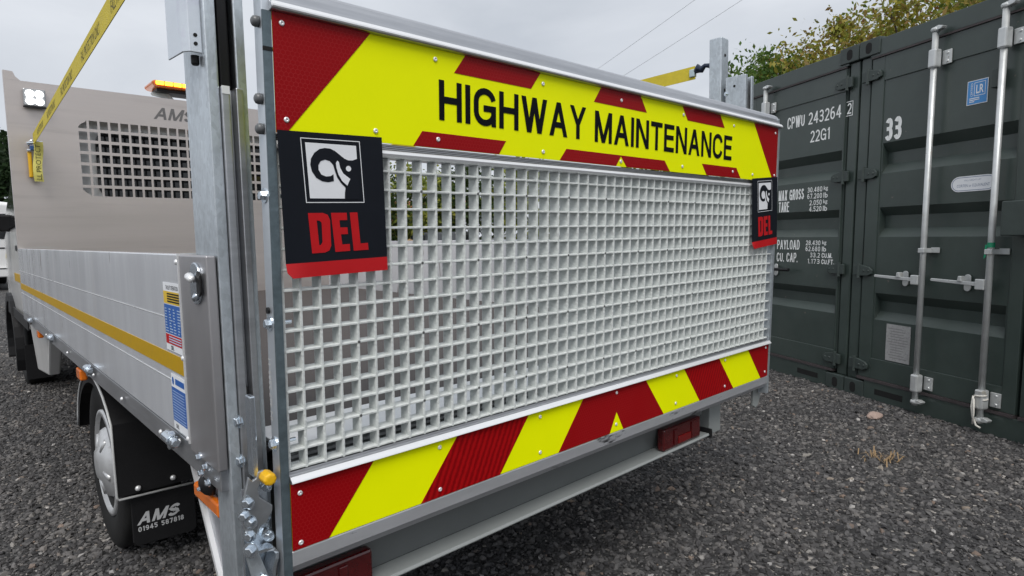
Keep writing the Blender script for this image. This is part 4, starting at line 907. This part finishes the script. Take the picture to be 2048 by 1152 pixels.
        # locking rods with cams, brackets and handles
        for k, xr in enumerate(rods[s]):
            rd = MB().tube([CF(xr, .065, .052), CF(xr, 2.43, .052)], .0175, 14).obj('locking_rod', BARW, d, smooth=True)
            for z in (.075, 2.405):
                c = MB().lathe([(.024, 0), (.027, .012), (.024, .024)], CF(xr, z, .052), CZ, 12)
                c.prism([(xr + .005, z + .0), (xr + .050, z + .006), (xr + .058, z + .020), (xr + .03, z + .030), (xr + .005, z + .028)], .03, .07, CF)
                c.obj('rod_cam', BARW, rd, .003)
            for z0, z1 in ((2.185, 2.300), (.150, .265)):
                br = B(xr - .024, xr + .026, z0, z1, .022, .078).obj('rod_bracket', BARW, rd, .010)
                B(xr + .020, xr + .078, z0 + .018, z1 - .012, .001, .012).obj('bracket_plate', BARW, br, .003)
                for zz in (z0 + .035, z1 - .03): MB().lathe([(.009, 0), (.006, .005)], CF(xr + .055, zz, .012), CN2, 10).obj('bracket_bolt', BARW, br)
            gd = B(xr - .022, xr + .020, 1.045, 1.075, .0, .073).obj('rod_guide', BARW, rd, .003); B(xr + .015, xr + .07, 1.046, 1.080, .0, .008).obj('guide_plate', BARW, gd, .002)
            # handle
            sg = -1 if s < 0 else 1
            zh = .868
            h = MB().prism([(xr + sg * .03, zh - .010), (xr + sg * .10, zh - .006), (xr + sg * .34, zh + .004), (xr + sg * .345, zh + .014), (xr + sg * .34, zh + .022), (xr + sg * .10, zh + .016), (xr + sg * .03, zh + .018)], .058, .070, CF).obj('rod_handle', BARW if s < 0 or True else PLAS, rd, .003)
            if s > 0: MB().tube([CF(xr + sg * .19, zh + .010, .064), CF(xr + sg * .37, zh + .012, .064)], .013, 10).obj('handle_grip', PLAS, h)
            B(*sorted((xr + sg * .012, xr + sg * .065)), zh - .028, zh + .034, .042, .074).obj('handle_lug', BARW, h, .005)
            hk = MB().prism([(xr + sg * .155 + .021 * math.cos(t), zh + .004 + (.030 if math.sin(t) > 0 else -.030) + .021 * math.sin(t)) for t in np.linspace(0, 2 * math.pi, 18, endpoint=False)], .002, .010, CF).obj('handle_keeper', BARW, h, .002)
            MB().prism([(xr + sg * .155 - .014, zh + .012), (xr + sg * .155 + .016, zh + .012), (xr + sg * .155 + .010, zh + .046), (xr + sg * .155 - .008, zh + .046)], .04, .078, CF).obj('keeper_latch', BARW, h, .004)
    return root
GAPX = -.100
ct1 = container(GAPX, 'dark green shipping container numbered 33, with full-height locking rods, nearest the camera', True)
ct2 = container(GAPX - .016 - CW, 'dark green shipping container lettered CPWU 243264, half hidden behind the raised platform', False)
def container_marks():
    sh = lambda poly, c, m, par, n: MB().sheet(poly, c, CF).obj(n, m, par)
    rect = lambda a, b, c, d: [(a, b), (c, b), (c, d), (a, d)]
    C1, C2 = ct1, ct2
    t = MB(); block(t, '33', CF, .130, 1.800, .126, .152, -.0055, .17, .16); t.obj('painted_number', STENC, C1)
    t = MB()
    block(t, 'CPWU', CF, -.826, 2.037, .195, .094, -.0055, .125, .16); block(t, '243264', CF, -.590, 2.035, .328, .094, -.0055, .125, .16)
    block(t, '22G1', CF, -.562, 1.892, .197, .090, -.0055, .125, .16)
    block(t, '2', CF, -.212, 2.046, .038, .078, -.0100, .125, .16)
    for a in (rect(-.226, 2.031, -.160, 2.036), rect(-.226, 2.132, -.160, 2.137), rect(-.226, 2.036, -.221, 2.132), rect(-.165, 2.036, -.160, 2.132)): t.sheet(a, -.0100, CF)
    def nums(rows, xa, xb, zs, h):
        for (n, u), z in zip(rows, zs):
            w = .0255 * len(n); block(t, n, CF, xa - w, z, w, h, -.0055, .15, .2); (text if u in ('kg', 'lb') else block)(t, u, CF, xb, z, .021 * len(u), h, -.0055, .012 if u in ('kg', 'lb') else .18)
    block(t, 'MAX GROSS', CF, -.897, 1.452, .290, .086, -.0055, .125, .16); block(t, 'TARE', CF, -.892, 1.357, .124, .084, -.0055, .125, .16)
    nums([('30.480', 'kg'), ('67.200', 'lb'), ('2.050', 'kg'), ('4.520', 'lb')], -.415, -.400, (1.500, 1.450, 1.398, 1.349), .040)
    block(t, 'PAYLOAD', CF, -.893, 1.046, .262, .078, -.0055, .125, .16); block(t, 'CU. CAP.', CF, -.893, .942, .246, .076, -.0055, .125, .16)
    nums([('28.430', 'kg'), ('62.680', 'lb'), ('33.2', 'CU.M.'), ('1.173', 'CU.FT.')], -.410, -.392, (1.083, 1.036, .987, .938), .038)
    t.obj('painted_lettering', STENC, C2)
    # certificate label, oval label, data plate
    lb = MB().prism(rect(.688, 1.924, .810, 2.064), -.0055, -.0042, CF).obj('certificate_label', WHITE, C1)
    sh(rect(.692, 1.928, .806, 2.060), -.0036, LBLUE, lb, 'label_ground')
    t = MB(); text(t, 'LR', CF, .742, 1.985, .044, .050, -.0030, .02); t.obj('lettering', WHITE, lb)
    t = MB()
    for a in (rect(.730, 1.972, .796, 1.975), rect(.730, 2.047, .796, 2.050), rect(.730, 1.975, .733, 2.047), rect(.793, 1.975, .796, 2.047)): t.sheet(a, -.0030, CF)
    for k in range(3): t.sheet(rect(.704, 1.938 + k * .010, .704 + (.06 if k else .03), 1.943 + k * .010), -.0030, CF)
    VF = frame(CF(.722, 1.972, 0), CZ, -CX, CN2); text(t, 'CERTIFIED', VF, 0, 0, .078, .012, -.0030)
    t.obj('fine_print', WHITE, lb)
    def ov(k): return [(.757 + sgn * .085 + (.05 * k) * math.cos(a), 1.462 + .046 * k * math.sin(a)) for a0, sgn in ((-90, 1), (90, -1)) for a in [R(a0 + i * 18) for i in range(11)]]
    ol = MB().prism(ov(1), -.0055, -.0042, CF).obj('oval_label', WHITE, C1)
    t = MB(); o, i_ = ov(.88), ov(.80)
    for k in range(len(o)): t.sheet([o[k], o[(k + 1) % len(o)], i_[(k + 1) % len(o)], i_[k]], -.0036, CF)
    text(t, 'CORTEN or EQUIVALENT', CF, .660, 1.440, .195, .020, -.0036); text(t, 'FULL HEIGHT LIFT', CF, .705, 1.478, .10, .009, -.0036)
    t.obj('fine_print', mat('grey blue print', (.25, .3, .4), .5), ol)
    dp = MB().prism(rect(.222, .303, .406, .554), -.0055, -.0035, CF).obj('data_plate', PALE, C1)
    t = MB()
    for k in range(12): z = .325 + k * .018; t.sheet(rect(.232 + random.uniform(0, .03), z, .396 - random.uniform(0, .06), z + .004), -.0028, CF)
    t.obj('fine_print', mat('dim print', (.2, .2, .2)), dp)
    # small black box, lock cover, tape and rope on the rods
    MB().box(.86, .905, 1.985, 2.09, .0, .045, CF).obj('vent_cover', GREENP, C1, .004)
    MB().box(1.015, 1.20, 1.15, 1.34, .03, .12, CF).obj('lock_box', GREENP, C1, .006)
    tp = MB().lathe([(.0195, 0), (.0195, .028)], CF(.925, 1.085, .052), CZ, 14).obj('green_tape', GTAPE, C1); MB().prism([(.905, 1.10), (.915, 1.10), (.91, 1.03), (.90, 1.02)], .068, .070, CF).obj('tape_end', GTAPE, tp)
    r = MB(); r.tube([CF(.925 + .03 * math.cos(a), .235 - a * .004, .052 + .032 * math.sin(a)) for a in np.linspace(0, 7, 22)], .005, 6); r.tube([CF(.905, .225, .085), CF(.900, .16, .088), CF(.908, .10, .085), CF(.925, .055, .08), CF(.945, .045, .07)], .006, 6)
    r.tube([CF(.912, .21, .09), CF(.917, .13, .092), CF(.911, .06, .088)], .005, 6)
    r.obj('knotted_rope', ROPE, C1, smooth=True)
container_marks()

# ------------------------------------------------------------------ trees, far yard, wires
def leafmat(name, cols):
    m = bpy.data.materials.new(name); m.use_nodes = True; nt = m.node_tree; N, L = nt.nodes, nt.links; b = N['Principled BSDF']
    b.inputs['Roughness'].default_value = .6; b.inputs['Specular IOR Level'].default_value = .25
    g = N.new('ShaderNodeNewGeometry'); cr = N.new('ShaderNodeValToRGB'); e = cr.color_ramp.elements
    e[0].color = (*cols[0], 1); e[1].color = (*cols[-1], 1)
    for i, c in enumerate(cols[1:-1]): x = e.new((i + 1) / (len(cols) - 1)); x.color = (*c, 1)
    L.new(g.outputs['Random Per Island'], cr.inputs[0]); L.new(cr.outputs[0], b.inputs['Base Color'])
    tr = N.new('ShaderNodeBsdfTranslucent'); L.new(cr.outputs[0], tr.inputs[0]); mx = N.new('ShaderNodeMixShader'); mx.inputs[0].default_value = .35
    L.new(b.outputs[0], mx.inputs[1]); L.new(tr.outputs[0], mx.inputs[2]); L.new(mx.outputs[0], N['Material Output'].inputs[0]); return m
FRS = leafmat('fresh green leaves', [(.06, .13, .025), (.10, .18, .035), (.16, .22, .045), (.05, .11, .025)])
AUT = leafmat('autumn hedge leaves', [(.20, .24, .04), (.32, .29, .05), (.28, .19, .06), (.38, .34, .05), (.16, .21, .04), (.28, .15, .065)])
OLV = leafmat('olive leaves', [(.14, .20, .04), (.24, .29, .055), (.36, .35, .06), (.11, .17, .035)])
GRN = leafmat('green leaves', [(.03, .06, .015), (.05, .09, .025), (.07, .11, .03), (.025, .05, .015)])
BARK = mat('bark', (.07, .055, .045), .9, 0, .3, 30, .5, 40)
def tree(label, base, h, rad, leaf, nclump, nleaf, lm, group, squash=1., name='leafy_tree', low=.25, seed=1, twigs=14):
    rg = np.random.default_rng(seed); rd = random.Random(seed)
    root = thing(name, base, label, 'tree', group); bx = Vector(base)
    tk = MB(); tk.tube([bx, bx + Vector((.1, .05, h * .3)), bx + Vector((.05, -.1, h * .62)), bx + Vector((.1, 0, h * .85))], [h * .03, h * .024, h * .014, h * .004], 8)
    cents = []
    for k in range(nclump):
        v = rg.normal(size=3); v /= np.linalg.norm(v); rr = rg.uniform(.45, 1.0) ** .6
        c = np.array([v[0] * rad * rr, v[1] * rad * rr, h * (low + 1) / 2 + v[2] * h * (1 - low) / 2 * rr * squash])
        c += rg.normal(size=3) * rad * .10; c[2] = max(c[2], h * low * .6); cents.append(c)
    for c in cents[:twigs]:
        e = bx + Vector(c); s0 = bx + Vector((.06, 0, min(h * .7, max(h * .2, c[2] * .6)))); tk.tube([s0, (s0 + e) / 2 + Vector((0, 0, h * .02)), e], [h * .009, h * .006, h * .002], 5)
    tk.obj('trunk', BARK, root, smooth=True)
    n = nclump * nleaf; C = np.repeat(np.array(cents), nleaf, 0)
    cr = rad * rg.uniform(.12, .36, nclump); P = rg.normal(size=(n, 3)) * np.repeat(cr, nleaf)[:, None] * np.array([.62, .62, .5]) + C
    a = rg.normal(size=(n, 3)); a /= np.linalg.norm(a, axis=1)[:, None]; b = rg.normal(size=(n, 3)); b -= (a * b).sum(1)[:, None] * a; b /= np.linalg.norm(b, axis=1)[:, None]
    sz = leaf * rg.uniform(.6, 1.35, n)[:, None]; P += np.array(base)
    V = np.stack([P - a * sz, P + b * sz * .5, P + a * sz, P - b * sz * .5], 1).reshape(-1, 3)
    me = bpy.data.meshes.new('crown'); me.vertices.add(4 * n); me.vertices.foreach_set('co', V.astype(np.float32).ravel()); me.loops.add(4 * n); me.loops.foreach_set('vertex_index', np.arange(4 * n)); me.polygons.add(n); me.polygons.foreach_set('loop_start', np.arange(0, 4 * n, 4)); me.update(calc_edges=True); me.materials.append(lm)
    link('crown', me, root)
G1 = 'trees behind the containers'
tree('green bushy tree rising behind the far end of the lettered container', (12.3, 5.75, 0), 4.6, 1.25, .052, 66, 190, FRS, G1, low=.35, seed=3)
tree('rust and olive hedge tree behind the two container corners', (13.0, 4.45, 0), 5.05, 1.5, .052, 70, 190, AUT, G1, low=.35, seed=4)
tree('rusty brown tree over the roof of the container numbered 33', (13.6, 3.35, 0), 5.3, 1.6, .052, 74, 190, AUT, G1, low=.35, seed=5)
tree('yellow green tree rising highest over the container roofs', (15.4, 3.0, 0), 7.2, 1.9, .056, 84, 190, OLV, G1, low=.35, seed=6)
tree('low rusty shrub at the outer end of the container hedge', (14.2, 2.0, 0), 5.9, 1.5, .052, 68, 180, AUT, G1, low=.35, seed=8)
tree('thin olive sapling behind the platform rail, by the guard post', (11.9, 7.3, 0), 4.05, .8, .05, 34, 110, OLV, G1, low=.4, seed=9)
tree('small sparse sapling beyond the yellow strap', (12.4, 8.5, 0), 4.0, .8, .05, 26, 110, OLV, G1, low=.4, seed=10)
G2 = 'trees beyond the yard, seen through the mesh'
for i, (x, y, h, r, lab, m_) in enumerate((
        (17.5, 35.5, 4.2, 2.2, 'low green tree at the open end of the far tree line', GRN), (20.5, 35.5, 5.4, 2.6, 'dark green tree, first tall one of the far line seen through the mesh', GRN), (23.5, 34.5, 6.0, 2.8, 'olive green tree in the middle of the far line', OLV),
        (26.5, 32.5, 5.8, 2.8, 'dark green tree right of the olive one in the far line', GRN), (29.5, 30.0, 6.2, 3.0, 'broad olive tree at the container end of the far line', OLV))):
    tree(lab, (x, y, 0), h, r, .14, 60, 110, m_, G2, low=.1, seed=20 + i, name='distant_tree')
tree('dark green conifer standing behind the parked white van', (2.2, 42, 0), 7.0, 2.6, .16, 80, 120, leafmat('conifer green', [(.02, .04, .015), (.03, .06, .02), (.015, .03, .012)]), 'dark trees beside the far yard', low=.05, seed=31, name='distant_tree')
tree('dark green tree left of the conifer at the edge of the yard', (-1.8, 44, 0), 6.2, 3.0, .16, 80, 120, GRN, 'dark trees beside the far yard', low=.05, seed=32, name='distant_tree')

def house(label, x, y, rz, w, d, hw, hr, wall, roof):
    root = thing('brick_house', (x, y, 0), label, 'house'); c, s_ = math.cos(rz), math.sin(rz)
    F = frame((x, y, 0), (c, s_, 0), (0, 0, 1), (s_, -c, 0))
    MB().box(-w / 2, w / 2, 0, hw, -d, 0, F).obj('wall', wall, root)
    MB().prism([(.45, hw), (-d - .45, hw), (-d / 2, hw + hr)], -w / 2 - .4, w / 2 + .4, lambda cc, b, a: F(a, b, cc)).obj('roof', roof, root)
    for k in (-.3, .25):
        wd = MB().box(w * k - .6, w * k + .6, 1.0, 2.1, .0, .04, F).obj('window', WHITE, root); MB().box(w * k - .52, w * k + .52, 1.08, 2.02, .041, .06, F).obj('pane', GLASS, wd)
    MB().box(-.45, .45, 0, 2.05, .0, .05, F).obj('door', mat('house door', (.1, .05, .03)), root)
house('low house with a terracotta tiled roof between the far trees', 25.5, 38.5, R(-38), 8, 6, 2.4, 1.6, mat('pale render', (.42, .40, .36), .8), mat('terracotta tiles', (.30, .10, .05), .8, 0, .25, 20))
# sandy spoil heap and a grey parked car beside the far trees
def heap():
    m = MB(); n, r = 22, 9
    for j in range(r + 1):
        for i in range(n):
            a = 2 * math.pi * i / n; q = j / r; rr = 2.6 * q * (1 + .15 * math.sin(3 * a + 1)); m.v.append((18.2 + rr * math.cos(a), 27.6 + rr * .7 * math.sin(a), .95 * (1 - q) ** .8 * (1 + .2 * math.sin(5 * a + j)) - .02))
    m.f = [(j * n + i, j * n + (i + 1) % n, (j + 1) * n + (i + 1) % n, (j + 1) * n + i) for j in range(r) for i in range(n)]
    tag(m.obj('spoil_heap', mat('sandy spoil', (.36, .25, .13), .9, 0, .2, 8, .6, 20)), 'low heap of sandy yellow spoil in front of the far trees', 'heap')
heap()
def van(name, label, x, y, rz, w, L_, h, m, cat, hood=.0):
    root = thing(name, (x, y, 0), label, cat); c, s_ = math.cos(rz), math.sin(rz)
    F = frame((x, y, 0), (c, s_, 0), (-s_, c, 0), (0, 0, 1)); B = lambda *a: MB().box(*a, F)
    st = [(0, .45, h * .97, .96), (.12, .35, h, 1), (L_ * .70, .35, h, 1), (L_ * .84, .35, h * .78, 1), (L_ * .86, .35, h * .56, 1), (L_ * .985, .38, h * .44, .96), (L_, .45, h * .36, .9)]
    g = MB(); n = 12
    for yy, z0, z1, k in st:
        a = w / 2 * k; half = [(a * .92, z0), (a, z0 + .1), (a, min(z1 - .1, h * .5)), (a * .93, z1 - .12), (a * .86, z1 - .03), (a * .6, z1)]
        g.v += [F(-q, yy, z) for q, z in half] + [F(q, yy, z) for q, z in reversed(half)]
    g.f = [(i * n + j, i * n + (j + 1) % n, (i + 1) * n + (j + 1) % n, (i + 1) * n + j) for i in range(len(st) - 1) for j in range(n)] + [tuple(range(n)), tuple(range((len(st) - 1) * n, len(st) * n))]
    b = g.obj('body', m, root, .03)
    for sg in (-1, 1):
        lo, hi = sorted((sg * .06 * w, sg * .40 * w)); wn = B(lo, hi, -.012, -.002, h * .58, h * .86).obj('rear_window', GLASS, b, .01)
        lo, hi = sorted((sg * .43 * w, sg * .48 * w)); B(lo, hi, -.02, .05, h * .36, h * .56).obj('tail_light', REDL, b, .01)
        lo, hi = sorted((sg * w * .495, sg * w * .505)); B(lo, hi, L_ * .55, L_ * .80, h * .56, h * .86).obj('side_window', GLASS, b)
        for yy in (L_ * .18, L_ * .80):
            ax = F(sg, 0, 0) - F(0, 0, 0)
            wl = MB().lathe([(.2, -.2), (.33, -.19), (.34, -.02), (.30, 0), (.2, -.01)], F(sg * w * .49, yy, .34), ax, 24).obj('wheel', RUB, root, smooth=True)
            MB().lathe([(.2, -.03), (.19, .004), (.06, .01)], F(sg * w * .49, yy, .34), ax, 20).obj('hub_cap', RIM, wl, smooth=True)
    B(-w * .49, w * .49, -.12, .02, .36, .58).obj('bumper', PAINT if m is PAINT else PLAS, root, .03); B(-w * .47, w * .47, -.125, -.119, .57, .60).obj('bumper_strip', PLAS, root)
    B(-.26, .26, -.02, -.004, h * .36, h * .36 + .11).obj('number_plate', mat('yellow plate', (.6, .45, .05)), b)
    B(-w * .47, w * .47, -.008, .0, h * .47, h * .485).obj('door_seam', PLAS, b)
van('parked_van', 'white van parked behind the truck cab, at the edge of the yard', .55, 21.0, R(2), 2.05, 5.0, 2.35, PAINT, 'van')
van('parked_car', 'dark grey car parked in front of the far trees, seen through the mesh', 23.6, 29.8, R(20), 1.8, 4.2, 1.5, mat('dark car paint', (.05, .055, .06), .25, 0, .05, coat=.6), 'car')
def wire(label, p, q):
    p, q = Vector(p), Vector(q); d = q - p; a, b = p - d * 2.2, q + d * 2.5
    o = MB().tube([a + (b - a) * t - Vector((0, 0, .25 * math.sin(math.pi * t))) for t in np.linspace(0, 1, 13)], .006, 6).obj('overhead_wire', mat('wire', (.42, .43, .45), .6))
    tag(o, label, 'wire', 'overhead wires')
wire('overhead wire crossing the sky farther from the containers', (20.23, 12.17, 9.60), (22.5, 18.36, 8.92))
wire('overhead wire crossing the sky nearer to the containers', (21.06, 10.82, 9.42), (23.41, 17.28, 8.70))

# ------------------------------------------------------------------ loose things on the gravel
def rock(label, x, y, r, m, seed):
    rd = random.Random(seed); import bmesh
    bm = bmesh.new(); bmesh.ops.create_icosphere(bm, subdivisions=3, radius=1)
    for v in bm.verts:
        k = 1 + .16 * math.sin(v.co.x * 3 + seed) * math.cos(v.co.y * 4) + rd.uniform(-.05, .05); v.co = Vector((v.co.x * r * 1.35 * k, v.co.y * r * k, v.co.z * r * .6 * k)) + Vector((x, y, r * .35))
    me = bpy.data.meshes.new('loose_rock'); bm.to_mesh(me); bm.free(); me.materials.append(m)
    tag(link('loose_rock', me), label, 'rock', 'loose rocks on the gravel')
rock('pinkish loose rock in front of the container numbered 33', 4.28, 1.26, .045, mat('pink stone', (.36, .27, .23), .85, 0, .2, 20, .5, 40), 2)
def weed():
    rd = random.Random(4); m = MB(); o = Vector((3.50, .98, .0))
    for k in range(34):
        a, l = rd.uniform(0, 6.28), rd.uniform(.03, .085); b = o + Vector((rd.gauss(0, .035), rd.gauss(0, .035), .01)); e = b + Vector((math.cos(a) * l, math.sin(a) * l, rd.uniform(.008, .03)))
        s_ = Vector((-math.sin(a), math.cos(a), 0)) * .0028; md = (b + e) / 2 + Vector((0, 0, .02)); m.add([b - s_, b + s_, md + s_, e, md - s_], [(0, 1, 2, 4), (4, 2, 3)])
    tag(m.obj('dry_weed', mat('dry grass', (.28, .19, .10), .8, 0, .3, 30)), 'dry straw coloured weed tuft lying on the gravel', 'weed')
weed()
